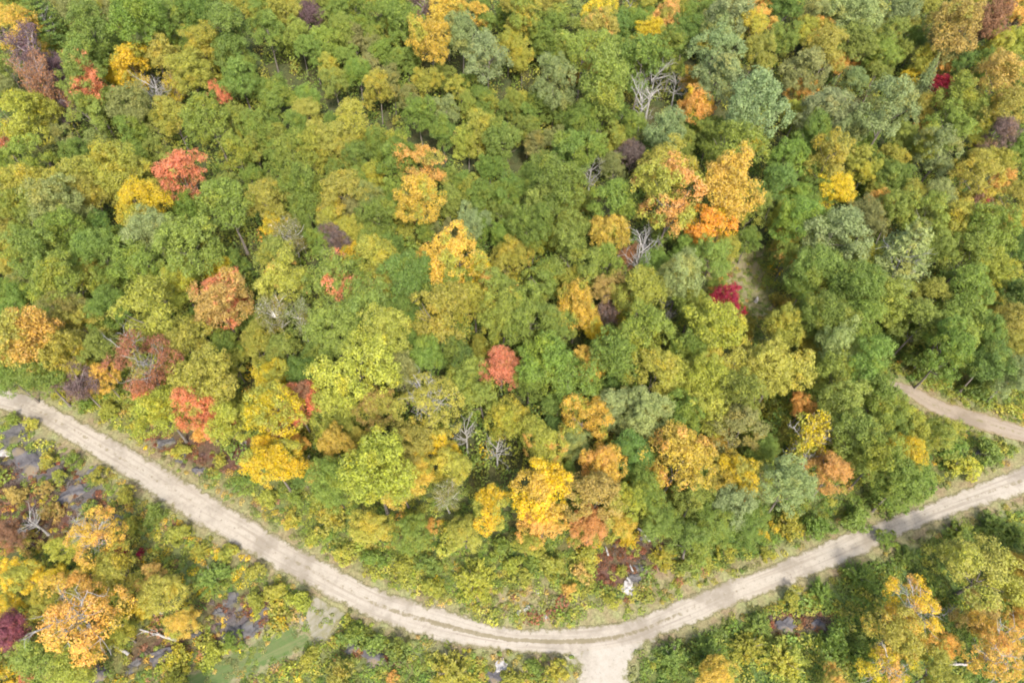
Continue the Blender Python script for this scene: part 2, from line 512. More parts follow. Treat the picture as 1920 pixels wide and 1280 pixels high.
cy.max_bounces = 8; cy.diffuse_bounces = 6; cy.transmission_bounces = 6; cy.glossy_bounces = 1
cy.use_denoising = True; cy.denoiser = 'OPENIMAGEDENOISE'; cy.denoising_input_passes = 'RGB_ALBEDO_NORMAL'
cy.filter_width = 1.9

# ------------------------------------------------------------------ ground, roads
def densify(pts, step=14):
    out = []
    for (a, b), (c, d) in zip(pts[:-1], pts[1:]):
        n = max(1, int(math.hypot(c - a, d - b) / step))
        for i in range(n):
            out.append((a + (c - a) * i / n, b + (d - b) * i / n))
    out.append(pts[-1]); return out


def resample(P, n):
    P = np.array(P, float)
    s = np.concatenate([[0], np.cumsum(np.linalg.norm(np.diff(P, axis=0), axis=1))])
    t = np.linspace(0, s[-1], n)
    Q = np.stack([np.interp(t, s, P[:, k]) for k in range(2)], 1)
    for _ in range(3):                        # take the corners off
        Q[1:-1] = (Q[:-2] + 2 * Q[1:-1] + Q[2:]) / 4
    return Q


ROADS = []                                    # (edge A, edge B) in metres, for keeping plants off


def road(name, mat, top, bottom, lift, n=160, widen=1.16, wear=lambda t: 0.6, m=15, fade=None):
    """a strip of road whose two borders were read off the photo as ground points"""
    A = np.array([at(x, y).xy for x, y in top]); B = np.array([at(x, y).xy for x, y in bottom])
    A, B = resample(A, n), resample(B, n)
    C, D = (A + B) / 2, (A - B) / 2 * widen
    ROADS.append((A, B))
    u = np.linspace(-1, 1, m)
    V = C[:, None] + D[:, None] * u[None, :, None]
    z = terrain(V[..., 0], V[..., 1]) + lift - 0.05 * np.abs(u)[None] ** 4
    V = np.concatenate([V, z[..., None]], -1).reshape(-1, 3)
    i = np.arange(n - 1)[:, None] * m; j = np.arange(m - 1)[None]
    f = np.stack([i + j, i + j + 1, i + m + j + 1, i + m + j], -1).reshape(-1, 4)
    me = mesh_from(name, V, f, [mat], True)
    a = me.attributes.new("across", 'FLOAT', 'POINT'); 
    t = np.linspace(0, 1, n)
    end = np.clip(1.3 - np.minimum(t, 1 - t) / 0.22, 0, 1.3) if fade else np.zeros(n)
    a.data.foreach_set("value", np.tile(u, n).astype(np.float32))
    a = me.attributes.new("border", 'FLOAT', 'POINT')
    a.data.foreach_set("value", np.maximum(np.abs(u)[None], end[:, None]).reshape(-1).astype(np.float32))
    run = np.concatenate([[0], np.cumsum(np.linalg.norm(np.diff(C, axis=0), axis=1))])
    a = me.attributes.new("along", 'FLOAT', 'POINT'); a.data.foreach_set("value", np.repeat(run, m).astype(np.float32))
    ws = np.array([wear(t) for t in np.linspace(0, 1, n)])
    a = me.attributes.new("wear", 'FLOAT', 'POINT'); a.data.foreach_set("value", np.repeat(ws, m).astype(np.float32))
    nz = np.array([p.normal.z for p in me.polygons])
    if nz.mean() < 0: me.flip_normals()
    return tag(link(name, me), kind='structure')


MAIN_TOP = [(-260, 690), (-120, 706), (0, 727), (75, 750), (150, 790), (225, 830), (300, 872), (375, 918), (425, 947), (480, 978), (530, 1013), (620, 1058), (705, 1105), (760, 1124), (830, 1141), (900, 1166), (960, 1180), (1035, 1180), (1110, 1175), (1160, 1168), (1197, 1158), (1240, 1140), (1285, 1120), (1360, 1092), (1440, 1062), (1527, 1027), (1615, 987), (1710, 957), (1777, 930), (1865, 897), (1920, 875), (2040, 822), (2200, 760)]
MAIN_BOT = [(-260, 736), (-120, 752), (0, 768), (50, 780), (87, 800), (150, 837), (225, 886), (300, 937), (337, 960), (412, 1005), (480, 1042), (530, 1072), (580, 1097), (620, 1120), (667, 1142), (717, 1165), (780, 1187), (830, 1202), (905, 1213), (960, 1219), (1035, 1226), (1100, 1228), (1150, 1222), (1197, 1210), (1235, 1192), (1285, 1174), (1335, 1151), (1385, 1130), (1440, 1110), (1515, 1080), (1590, 1052), (1665, 1012), (1740, 982), (1802, 960), (1865, 940), (1920, 925), (2040, 872), (2200, 812)]
road("gravel_road", M_ROAD, densify(MAIN_TOP), densify(MAIN_BOT), 0.05, 260, 1.2,
     wear=lambda t: 0.35 + 0.5 * math.exp(-((t - 0.52) / 0.1) ** 2) + 0.3 * math.exp(-((t - 0.9) / 0.09) ** 2) + 0.15 * math.exp(-((t - 0.2) / 0.1) ** 2))
road("dirt_road", M_DIRT, densify([(1640, 704), (1660, 710), (1702, 721), (1740, 738), (1765, 752), (1815, 767), (1865, 782), (1920, 800), (2060, 840), (2200, 880)]),
     densify([(1640, 722), (1662, 730), (1708, 744), (1730, 762), (1752, 775), (1815, 797), (1865, 814), (1920, 829), (2060, 872), (2200, 914)]), 0.05, 90, 1.2, wear=lambda t: 0.5)
road("road_spur", M_FLARE, densify([(1010, 1200), (1062, 1226), (1084, 1250), (1088, 1290), (1075, 1350), (1050, 1450)]),
     densify([(1262, 1172), (1205, 1212), (1184, 1244), (1172, 1290), (1165, 1350), (1150, 1450)]), 0.044, 60, 1.2, wear=lambda t: 0.15)
road("track_entrance", M_SPUR, densify([(585, 1110), (592, 1130), (575, 1150), (553, 1172)]), densify([(650, 1140), (628, 1160), (618, 1184), (585, 1208)]), 0.044, 40, 1.5, wear=lambda t: 0.5, fade=True)
road("grass_track", M_TRACK, densify([(600, 1146), (575, 1160), (545, 1178), (500, 1198), (430, 1232), (370, 1262), (300, 1300), (200, 1360)]),
     densify([(625, 1182), (600, 1196), (560, 1217), (520, 1235), (465, 1262), (410, 1292), (340, 1335), (240, 1400)]), 0.038, 70, 1.45, wear=lambda t: 0.2, fade=True)
road("clearing_path", M_CLEAR, densify([(1392, 470), (1380, 500), (1378, 530), (1392, 560), (1412, 590)]),
     densify([(1425, 462), (1418, 495), (1416, 525), (1428, 556), (1448, 584)]), 0.05, 50, 1.35, wear=lambda t: 0.6, fade=True)


def in_poly(px, py, poly):
    inside = np.zeros(np.shape(px), bool)
    n = len(poly)
    for i in range(n):
        x1, y1 = poly[i]; x2, y2 = poly[(i + 1) % n]
        c = ((y1 > py) != (y2 > py)) & (px < (x2 - x1) * (py - y1) / (y2 - y1 + 1e-9) + x1)
        inside ^= c
    return inside


def road_distance(x, y, skip=()):
    """metres from the road's border (negative on the road), over all roads"""
    best = np.full(np.shape(x), 1e6)
    which = np.zeros(np.shape(x), int)
    for k, (A, B) in enumerate(ROADS):
        if k in skip: continue
        for i in range(0, len(A) - 1, 1):
            c = (A[i] + B[i]) / 2; hw = min(np.linalg.norm(A[i] - B[i]) / 2, 3.0)
            d = np.hypot(x - c[0], y - c[1]) - hw
            which = np.where(d < best, k, which)
            best = np.minimum(best, d)
    return best, which


# places read off the photo
HEATH = [[(255, 790), (330, 800), (470, 820), (460, 885), (330, 875), (270, 830)],
         [(1112, 1045), (1160, 1010), (1225, 990), (1262, 1000), (1262, 1090), (1200, 1105), (1110, 1095)],
         [(-80, 860), (100, 850), (200, 930), (215, 1000), (60, 1020), (-80, 1010)],
         [(375, 1125), (500, 1105), (505, 1195), (400, 1215)],
         [(240, 1195), (350, 1190), (380, 1215), (230, 1275)],
         [(1440, 1150), (1570, 1140), (1570, 1190), (1450, 1195)], [(640, 1200), (760, 1235), (740, 1255), (650, 1225)]]
DRY = [[(895, 1105), (1010, 1090), (1090, 1115), (1190, 1125), (1190, 1150), (1090, 1172), (970, 1172), (900, 1158)],
       [(1250, 1105), (1420, 1050), (1460, 1030), (1470, 1055), (1290, 1120)], [(960, 1225), (1090, 1228), (1080, 1300), (1000, 1300)],
       [(1200, 1065), (1280, 1040), (1330, 1060), (1260, 1110), (1190, 1110)]]
GREEN = [[(1400, 1130), (1750, 1000), (1920, 950), (2100, 900), (2100, 1400), (1180, 1400), (1215, 1215)],
         [(1560, 960), (1700, 900), (1900, 850), (1920, 870), (1700, 945), (1540, 1010), (1250, 1110), (1230, 960), (1400, 960)]]

DRY.append([(1325, 490), (1385, 470), (1425, 470), (1440, 560), (1460, 590), (1400, 610), (1390, 560), (1330, 520)])
gx = np.arange(-330, 331, 1.5); gy = np.arange(-40, 420, 1.5)
GX, GY = np.meshgrid(gx, gy)
GZ = terrain(GX, GY)
pxg, pyg, _ = project(GX, GY, GZ)
near = (GY < 150) & (np.abs(GX) < 170)
dist = np.full(GX.shape, 99.0); wh = np.zeros(GX.shape, int)
d_, w_ = road_distance(GX[near], GY[near]); dist[near] = d_; wh[near] = w_
zone = np.empty(GX.shape + (4,)); zone[..., 3] = 1
zone[..., :3] = (0.06, 0.065, 0.026)
def paint(mask, c, k=1.0):
    k = (mask * k)[..., None]
    zone[..., :3] = zone[..., :3] * (1 - k) + np.array(c) * k
paint(np.clip((16 - dist) / 8, 0, 1), (0.105, 0.115, 0.04))
for p in GREEN: paint(in_poly(pxg, pyg, p), (0.075, 0.11, 0.03), 0.8)
for p in HEATH: paint(in_poly(pxg, pyg, p), (0.085, 0.05, 0.036), 0.9)
ROCKY = [[(-60, 795), (60, 808), (120, 835), (200, 905), (245, 1000), (175, 975), (90, 915), (-60, 870)], [(400, 1150), (500, 1140), (500, 1195), (410, 1205)]]
for p in ROCKY: paint(in_poly(pxg, pyg, p), (0.085, 0.08, 0.08), 0.8)
for p in DRY: paint(in_poly(pxg, pyg, p), (0.19, 0.165, 0.085), 0.9)
paint(np.clip((2.6 - dist) / 2.2, 0, 1), (0.19, 0.17, 0.085))
me = mesh_from("ground", np.stack([GX, GY, GZ], -1).reshape(-1, 3),
               (lambda nx, ny: np.stack([(np.arange(ny - 1)[:, None] * nx + np.arange(nx - 1)[None]), (np.arange(ny - 1)[:, None] * nx + np.arange(nx - 1)[None] + 1), (np.arange(ny - 1)[:, None] * nx + np.arange(nx - 1)[None] + nx + 1), (np.arange(ny - 1)[:, None] * nx + np.arange(nx - 1)[None] + nx)], -1).reshape(-1, 4))(len(gx), len(gy)), [M_GROUND], True)
a = me.attributes.new("zone", 'FLOAT_COLOR', 'POINT'); a.data.foreach_set("color", zone.reshape(-1).astype(np.float32))
tag(link("ground", me), kind='structure')
# the land goes on beyond what the photo shows: one wide sheet a little lower
bx = 2500.0
fv = [(-bx, -bx, -1.2), (bx, -bx, -1.2), (bx, 78, -1.2), (-bx, 78, -1.2), (bx, 153, 4.6), (-bx, 153, 4.6), (bx, bx, 391), (-bx, bx, 391)]
tag(link("terrain", mesh_from("terrain", fv, [(0, 1, 2, 3), (3, 2, 4, 5), (5, 4, 6, 7)], [noisy_material("distant_forest_floor", (0.04, 0.05, 0.02), (0.07, 0.075, 0.03), 0.2)])), kind='structure')
# ------------------------------------------------------------------ what stands where
# x y half-width colour [shape] [second colour.amount]   (photo pixels of the crown's middle)
TREES = """
30 8 30 o;14 32 25 G;38 62 38 G;82 38 36 d p;135 18 34 T;185 20 38 T;183 65 48 g;262 42 48 g;217 8 30 o;320 20 26 L f;372 18 38 d;345 50 34 g;425 62 46 g;462 14 28 y
312 78 28 o t;382 88 36 K;445 100 36 g;252 94 32 y;308 110 36 K;246 124 36 Y;206 143 17 Y;57 104 38 P w;110 128 28 P w;80 158 38 N w;158 120 38 g;105 76 28 o;190 98 26 d;163 160 38 o C.34
165 208 34 o;122 210 22 P w;78 208 32 K;36 222 46 y;8 165 22 T f;12 128 22 o;208 185 26 g;240 200 40 T;288 166 34 D x;330 168 24 Y w;358 138 36 K;412 122 28 y;450 145 34 g;415 172 24 g C.5
325 222 38 y;395 225 48 o;462 235 44 o;272 240 40 o;280 285 34 o;212 310 48 y;180 262 20 L;145 295 30 g;95 265 32 T;10 268 20 C w;45 300 38 o;440 285 34 o
505 22 32 g;535 25 30 y;587 32 28 P f;500 60 32 d t;605 8 30 o;560 72 26 o t;622 30 26 o;585 95 26 g t;612 80 26 o t;645 66 26 o t;682 82 30 T f;690 22 40 g;658 42 34 g;725 70 30 y t;755 45 36 g;745 10 26 o;792 15 26 M w
740 102 34 g;805 75 42 G;836 30 36 G;885 28 26 G;864 64 38 b;915 108 46 b;952 85 26 y;930 38 28 g;902 2 20 d;512 122 34 o;537 160 34 g;497 172 32 g;588 165 32 o;625 186 32 o;520 200 32 d;572 192 26 g;635 118 30 g t;650 148 36 d
710 136 30 T t;757 120 28 o t;705 168 28 y;752 175 32 T t;802 156 24 y t;832 213 24 L t;850 150 30 o;880 175 34 y;893 208 28 o;930 198 30 y;700 212 34 g;762 226 44 g;730 252 32 d;852 256 40 g;900 252 34 K t;940 272 36 g
577 217 27 K;495 238 32 y;537 252 36 g;610 242 28 g;667 238 36 y;722 262 32 y;785 266 40 o;620 268 36 K;645 294 28 K;550 290 36 o;587 290 30 y;692 290 40 g;745 300 36 g;497 295 36 o;786 312 42 O;850 302 32 g;900 308 36 g
975 25 34 K;1010 46 44 o;1070 46 42 o;1000 97 36 g;980 72 30 o;1075 12 26 L;1035 10 30 K;1130 18 36 Y;1182 20 22 D x;1202 6 30 y;1215 30 24 g;1154 54 28 d;1190 46 26 g;1250 32 30 A;1268 58 12 C;1224 62 28 Y;1202 68 9 C;1251 76 15 M f;1286 62 28 d t;1267 12 22 y
1312 24 30 g;1365 28 42 b;1345 64 32 b;1402 56 36 y;1430 38 26 O;1422 6 22 O;1418 104 32 K;1122 62 34 K O.2;1090 96 42 o;1143 100 32 g;1167 108 32 y;1058 112 32 y;1118 122 26 O;1040 156 42 b;1078 150 12 O;1132 165 48 o;1200 116 46 g;1254 108 36 g
1222 155 34 D x;1205 198 38 D x;1268 158 23 D x;1292 150 20 G;1306 202 34 O Y.35;1345 110 50 b;1330 82 26 K;1355 152 46 b;1425 200 58 b;1000 184 30 y;978 205 30 o;970 252 34 o;1037 208 38 g;1092 226 36 g;1150 216 36 o;1020 268 30 T;1070 286 38 g;1132 270 42 o
1168 276 22 K;1190 244 28 g;1247 246 42 b;1182 292 24 M f;1225 286 26 d;1306 264 42 o;1372 280 52 o;1410 274 20 Y;1322 238 36 g;1248 318 50 K;1108 322 26 D x;1150 312 24 T
1470 15 34 d;1518 15 32 L;1555 20 26 o;1490 67 42 y;1535 58 24 K O.4;1552 24 22 o;1608 32 42 L;1600 78 34 o;1548 96 38 K;1574 122 20 O;1600 120 11 O;1512 134 42 T;1690 18 34 b;1665 46 28 o;1735 25 26 K;1786 56 46 B;1765 88 34 T;1857 38 38 N f;1905 20 26 O
1832 4 24 y;1902 45 15 M f;1884 84 40 y;1864 120 38 y;1905 130 24 o;1668 78 30 o t;1653 108 28 o;1705 110 36 o;1716 74 26 g;1683 52 15 G;1700 46 12 G;1719 52 13 G;1706 148 17 Y;1738 146 27 b s;1763 122 22 O;1804 130 24 d;1770 162 22 R;1757 188 15 R
1505 172 26 O;1595 154 30 b;1640 142 24 o;1548 212 46 b;1592 244 32 b;1614 270 30 g;1492 212 24 y;1665 205 50 b;1730 202 24 K;1729 236 15 O;1792 186 42 o;1875 154 46 B;1886 210 42 K;1782 240 38 g;1910 196 22 d;1840 212 32 o;1710 264 42 o;1758 286 42 b;1830 256 24 y
1845 281 17 O;1872 256 32 M f;1890 292 40 g;1523 258 36 g;1560 290 42 K;1480 300 38 g;1632 306 36 y;1672 300 26 y;1825 308 30 K
10 345 26 T;57 346 42 y;134 344 46 K;34 386 36 o;112 385 46 T;174 372 36 K;244 342 40 y;338 330 46 C o.36;270 388 46 Y f;425 384 50 o;355 396 30 g;455 342 34 g;185 426 28 d;215 452 26 d;178 472 36 g;282 434 44 L;352 466 58 o;118 440 44 g;74 484 48 g
14 470 28 K;22 502 24 K;5 428 24 K;36 440 26 o;264 490 50 g;122 526 46 o;60 532 36 T;176 516 28 K;204 530 30 g;340 535 42 y;410 510 24 Y f;442 494 26 g;278 590 64 K y.4;200 580 38 g;415 570 54 B C.27;460 567 13 C;20 562 36 g;82 565 36 o;42 634 64 O;114 582 36 T;157 608 38 K;462 596 20 g;368 602 26 d
500 345 30 d;562 352 48 d;502 388 38 K;520 426 26 Y;545 450 30 T i;642 362 42 K;692 366 28 L;722 344 36 y;650 334 34 g;598 398 44 g;640 402 36 T;580 442 36 g;622 450 28 M f;662 440 25 y;656 474 20 Y;790 376 46 G;780 426 32 y;712 414 36 g;750 386 28 g;712 447 36 o;822 430 32 T f;868 366 38 o
852 342 30 o;930 366 44 g;885 414 32 b;920 412 30 o;942 446 24 d;515 482 36 o;530 528 50 y O.15;628 530 58 o C.22;704 488 44 y;762 524 48 d f;717 536 28 y;800 490 25 G;855 482 54 G;893 512 29 Y;832 526 40 o;950 490 36 K;928 544 40 o O.22;820 588 58 K;890 566 38 y;690 580 54 g;620 615 50 o
517 596 36 T i;565 602 32 T i;486 602 22 g;492 624 30 y;724 630 52 y;757 572 36 g;780 620 30 g;942 596 42 o
975 352 42 g;1045 350 54 g;1025 386 38 o;1072 384 30 o;995 430 38 g;1064 426 40 o;1015 456 28 y;1152 376 44 g;1252 372 66 K A.34;1362 348 58 G;1325 424 44 Q Y.3;1408 386 38 o;1360 402 32 o;1145 438 40 G;1206 466 42 D x;1180 482 22 N f;1262 450 36 g;1080 496 48 o;1140 492 34 o;1275 520 46 L f
1230 502 30 g;972 474 30 K;1015 526 40 o;1065 530 32 y;1140 546 36 B;1080 572 44 G;1200 552 48 y;1140 590 25 M w;1119 618 22 Y;1166 602 15 Y;1245 560 24 D x;1256 592 18 D x;1300 570 36 o;1364 568 32 R;1350 538 20 o O.3;1345 610 54 y;1402 622 24 K b;990 592 50 o;1045 610 34 g;1210 622 52 o;1335 484 38 g;1382 456 34 g
1460 345 36 d;1461 364 17 Y;1570 354 32 Y;1515 366 42 g;1490 398 38 g;1640 330 36 y;1648 378 23 O;1642 358 18 K;1712 370 26 K;1680 394 38 o;1752 370 32 L;1690 332 26 g;1832 344 42 K;1880 340 22 O;1890 378 38 K;1833 392 32 N R.3;1570 438 58 b;1502 420 42 g;1622 414 36 T;1478 454 28 K G.4;1474 480 27 o O.2
1617 490 36 y;1695 480 54 L p;1735 404 42 o;1790 410 38 y;1850 428 44 o;1902 430 24 G;1908 462 26 d;1762 470 36 o;1816 472 42 o;1535 512 46 g;1500 590 24 g;1505 535 28 g;1600 546 46 g;1550 602 46 g;1660 566 44 o;1738 556 36 K;1804 540 52 g;1860 514 40 y;1902 560 36 d;1722 602 42 o;1790 606 46 o;1860 570 26 K;1896 612 42 K;1842 632 38 g
1604 620 46 g;1645 642 30 g b;1465 614 36 y;1516 632 26 y;1570 652 42 L t
118 662 42 K;186 656 38 o;268 686 60 S q;278 720 26 C;193 706 29 G;152 722 34 M w;75 702 42 g;20 702 36 g;378 716 56 y;365 768 44 C;406 788 30 C;384 806 20 O;305 770 48 y;428 788 42 y;346 656 48 K;437 676 26 y;420 656 32 g;466 650 24 K
480 650 30 K;536 660 36 o;567 708 36 d f;664 694 68 y;600 672 32 g;752 700 36 T;796 668 40 g;848 664 36 d;880 702 38 o;902 654 24 K;938 692 42 C;512 716 36 Y;512 770 52 Y y.5;556 756 40 C N.35;622 764 42 y;642 796 30 o;710 766 42 B;800 760 60 K q;905 742 38 o;525 804 28 N w;556 830 21 O;515 870 48 Y
498 838 28 Y;630 828 36 G;668 815 24 K;700 886 66 y;766 828 42 K;828 838 34 Y K.4;785 872 32 G;755 910 38 G;873 814 28 D x;944 790 36 y;595 884 24 O;572 872 18 D x;624 906 42 g;840 876 38 y;932 846 27 D x;838 930 30 T i;920 952 38 Y;562 884 24 d
1022 672 48 g;992 706 36 g;1064 714 48 g;1106 686 34 G;1122 714 20 G;1160 668 50 g;1150 704 32 d;1222 694 48 y;1270 710 42 y;1322 724 44 y t;1290 664 36 g;1375 680 48 y;1446 690 48 y;1388 740 46 o;1098 784 42 G;1045 758 28 g;970 782 36 y;1036 800 24 d;1016 830 42 y O.22;1078 830 33 L
1152 768 38 L t;1218 776 46 L;1276 782 40 g;1332 776 44 y;1378 804 46 T;1182 850 42 d;1270 856 64 G O.4;1340 838 27 G;1350 890 40 K;1388 886 44 Y K.4;1428 846 28 g;1132 866 42 G O.4;1108 932 52 B;1014 918 52 Y G.4;1060 890 28 g;1204 914 42 g;1300 930 36 o;1322 894 28 d;1372 945 40 b;1414 908 20 D x;1230 900 20 G
1458 690 50 y;1526 660 26 y;1565 700 42 o;1625 690 46 g;1508 758 24 O;1585 760 46 o;1650 746 44 o;1682 792 36 g;1516 826 44 Y v;1558 888 42 A;1602 816 48 o;1722 806 36 y;1700 846 36 Y y.4;1640 862 46 o;1476 908 48 b;1690 906 44 g;1765 820 36 o
1716 690 36 g b;1776 654 46 g;1852 680 42 d;1805 640 42 o;1902 702 38 L;1892 652 36 K;1832 730 28 g b
58 978 32 D x;18 1005 28 N f;180 1012 50 G q O.4;145 978 18 D x;118 1030 30 y;40 1078 36 Y;98 1080 25 Y;220 1072 44 y;206 1092 17 G;135 1096 32 O;150 1158 78 O q G.45;158 1212 36 O;80 1126 32 y;12 1138 28 Y;28 1182 36 W f;285 1090 28 B;300 1115 40 y;272 1142 24 Y;343 1162 30 G f
60 1230 44 o;130 1258 46 y;225 1186 30 y;1014 984 42 O G.4;1106 988 38 A;1162 980 28 G;1345 1268 36 G;1852 1076 64 K y.4;1908 1058 26 G;1710 1140 54 Y q O.3;1680 1186 52 K G.4;1768 1206 28 O;1784 1146 18 D x;1828 1152 36 B;1866 1216 58 G q O.4;1664 1256 46 Y q O.3;1750 1266 42 K;1560 1272 26 O
1904 1110 30 K;1912 1170 26 O;1300 1012 46 g;1340 982 42 g;1402 986 42 g;1240 985 36 g;1180 940 34 y;990 1020 24 y;870 1000 34 y;700 985 38 y;770 1000 34 o
"""
BUSHES = """
620 978 34 K;812 985 15 O;860 1015 34 y;892 1092 48 y r;560 1130 28 y;530 1170 13 Y;665 1194 28 g;700 1208 24 g;742 1226 30 g;582 1240 24 y;640 1270 34 K;848 1264 52 y r;735 1272 14 O
1178 1006 24 Y r;1167 1070 14 y r;1244 1044 30 y r;1035 1060 26 y;1102 1046 26 y;1090 1078 22 B;1068 1104 15 O;978 1085 20 y;1146 1126 17 y;1426 1000 14 Y;1452 990 12 Y;1262 1236 40 g r;1330 1226 40 g r;1402 1214 38 y r;1422 1172 30 g r;1470 1236 48 y r
1612 1080 36 g r;1702 1046 26 g r;1540 1112 30 g r;1800 1000 34 g r;1862 986 34 g r;1904 1002 28 g r;1560 1202 34 g;1614 1240 34 g;1742 1102 30 g;1484 1126 24 y;398 1084 38 g r;374 1034 22 y r;230 1038 16 R;265 1040 11 R;46 1270 14 C;10 1268 24 Y
1660 1010 22 g;1590 1010 0 g;1530 990 30 g;1480 985 30 y;1600 975 28 g;1660 940 34 g;1730 905 32 g;1800 880 30 y;1850 850 30 g;1780 850 28 g;1860 640 0 g;1465 568 20 K;1500 880 0 y;415 865 16 y;385 870 0 y;340 850 18 y;262 800 18 y;210 770 20 y;160 760 18 g;110 735 18 y;60 720 20 y
90 865 20 y;140 865 18 g;190 890 18 y;240 930 22 y;290 965 22 g;340 1000 22 y;395 990 0 g;430 1040 20 y;480 1075 22 y;520 1110 22 y;480 1130 20 y;545 975 20 y;590 1010 20 y;650 1040 22 y;700 1050 24 g;760 1070 26 y;800 1060 24 g;810 1105 22 y;330 1235 28 y;400 1225 24 y;440 1200 20 g;330 1270 24 y
560 900 22 g;600 940 26 y;470 900 20 g;505 935 22 y;560 940 20 o;940 1030 26 g;960 1060 20 y;1000 1050 20 g;1310 1050 22 y;1280 1065 18 o;1360 1040 20 y;1440 1040 16 y;1190 1045 0 y
280 905 0 y;20 760 0 g;60 795 16 y;25 790 16 o;110 900 18 y;170 960 20 o;250 985 20 y;60 1020 24 B;100 960 22 B;30 930 20 B;85 920 18 B;205 965 18 y;1040 1262 26 y;1000 1255 22 g;960 1275 24 y;900 1240 0 y
"""
ROCKS = [(1178, 1103, 17, 'p', "small pale rock slab at the road's edge, beside the round yellow green bush"),
         (1190, 1088, 15, 's', "grey rock beside the pale slab at the road's edge"),
         (1200, 1066, 12, 's', "grey rock in the red heath above the pale roadside slab"),
         (1211, 1008, 11, 'd', "dark boulder among fallen sticks beside the tall yellow bush"),
         (447, 1186, 34, 's', "wide flat grey rock slab above the grassy side track"),
         (437, 1128, 20, 's', "flat grey rock ledge beside the fan-shaped green bush"),
         (410, 1148, 12, 's', "little grey rock under the flat ledge by the fan-shaped bush"),
         (470, 1124, 12, 's', "grey rock at the end of the flat ledge by the gravel road"),
         (300, 1230, 24, 'd', "dark rock slab below the round golden tree beside the track"),
         (250, 1248, 16, 's', "grey rock beside the dark slab under the big orange tree"),
         (185, 1258, 20, 'd', "dark grey rock below the big orange tree's lowest branches"),
         (372, 1192, 12, 's', "narrow grey rock beside the round golden tree"),
         (456, 829, 7, 'p', "round white boulder in the brown heath under the coral branches"),
         (310, 832, 16, 's', "grey rock ledge in the brown heath above the gravel road"),
         (340, 856, 14, 's', "low grey rock at the lower edge of the brown heath"),
         (375, 882, 11, 'd', "dark little rock between the brown heath and the road"),
         (30, 815, 30, 's', "long grey rock ledge below the road where it enters the picture"),
         (62, 868, 36, 'd', "broad dark rock slab in the clearing below the gravel road"),
         (110, 898, 26, 's', "grey rock slab beside the broad dark one below the road"),
         (135, 925, 22, 'd', "dark rock at the foot of the slabs, above a bare grey tree"),
         (5, 850, 14, 'p', "pale boulder at the picture's edge below the gravel road"),
         (150, 950, 14, 's', "grey rock just behind the small bare tree and the golden tree"),
         (175, 885, 14, 's', "low grey rock between young bushes below the gravel road"),
         (1474, 1171, 19, 'd', "dark rounded boulder among shrubs, the wider of two by the road"),
         (1534, 1171, 14, 'd', "dark boulder among shrubs, the smaller of two by the road"),
         (1805, 1015, 16, 'd', "dark rock between green bushes behind the golden olive tree"),
         (1865, 1000, 10, 's', "grey rock among dark bushes beside the road's far bend"),
         (945, 1252, 16, 'p', "white rock in the ditch below the gravel road"),
         (925, 1268, 20, 'd', "dark rock slab beside the white rock in the ditch"),
         (700, 1230, 26, 'd', "long dark rock in the ditch behind green roadside bushes"),
         (660, 1214, 18, 'd', "dark flat rock at the ditch beside the track entrance"),
         (990, 1138, 9, 'p', "pale boulder in dry grass inside the road's bend"),
         (972, 1148, 6, 'p', "smaller pale stone in dry grass inside the road's bend"),
         (1024, 1156, 4, 'p', "little pale stone in dry grass close to the gravel road"),
         (1009, 1108, 5, 'p', "small white stone in dry grass under the bushes"),
         (495, 1142, 14, 's', "grey rock among yellow bushes above the track entrance"),
         (485, 1178, 14, 's', "grey rock by the track, below the small bright yellow bush"),
         (1352, 518, 6, 'p', "small white stone at the edge of the grassy clearing"),
         (1842, 848, 14, 'd', "dark rock in the verge between the two roads")]
LOGS = [((1176, 1082), (1186, 1096), 0.28, "pale fallen log on the rocks by the road"),
        ((1181, 1060), (1188, 1072), 0.16, "thin fallen log in the red heath above the pale one"),
        ((1136, 1026), (1140, 1040), 0.16, "short bleached log among sticks under the bronze tree"),
        ((1196, 990), (1206, 996), 0.18, "bleached log at the foot of the golden tree by the heath"),
        ((1208, 1002), (1218, 1014), 0.2, "grey log leaning on the dark boulder by the heath"),
        ((192, 1197), (242, 1226), 0.24, "long bare grey log slanting out of the big orange tree's foot"),
        ((262, 1180), (332, 1199), 0.2, "bleached fallen branch lying below the round golden tree"),
        ((256, 1128), (305, 1150), 0.15, "slender pale log lying by the yellow tree beside the orange one"),
        ((1778, 1246), (1812, 1244), 0.18, "pale log lying between the orange and yellow trees by the bottom edge"),
        ((1621, 850), (1632, 870), 0.12, "thin pale dead stem leaning in green foliage by the burnt orange tree")]
COLS = {'g': ((126, 152, 60), "mid green"), 'd': ((98, 132, 58), "dark green"), 'b': ((146, 162, 104), "grey green"), 'L': ((166, 177, 108), "pale sage green"),
        'o': ((150, 162, 64), "olive green"), 'K': ((188, 170, 68), "golden olive"), 'y': ((180, 178, 66), "yellow green"), 'Y': ((224, 192, 48), "bright yellow"),
        'G': ((220, 182, 70), "golden yellow"), 'O': ((230, 174, 80), "orange"), 'A': ((228, 162, 84), "burnt orange"), 'Q': ((240, 172, 58), "vivid orange"),
        'B': ((204, 166, 86), "bronze"), 'C': ((234, 138, 92), "coral red"), 'R': ((170, 42, 62), "crimson"), 'W': ((150, 80, 86), "dusky crimson"), 'N': ((176, 116, 92), "rosy brown"),
        'S': ((172, 98, 72), "rust brown"), 'M': ((136, 116, 104), "mauve brown"), 'P': ((124, 98, 104), "purple brown"), 'T': ((158, 152, 94), "greyish olive"), 'D': ((180, 175, 170), "bare grey")}
LEAF_GAIN = 0.80


def _leaf(c):
    a = srgb(*c) * LEAF_GAIN
    L = a @ np.array([0.3, 0.5, 0.2])
    return L * (a / L) ** 0.86          # light bounced leaf to leaf deepens the hue again


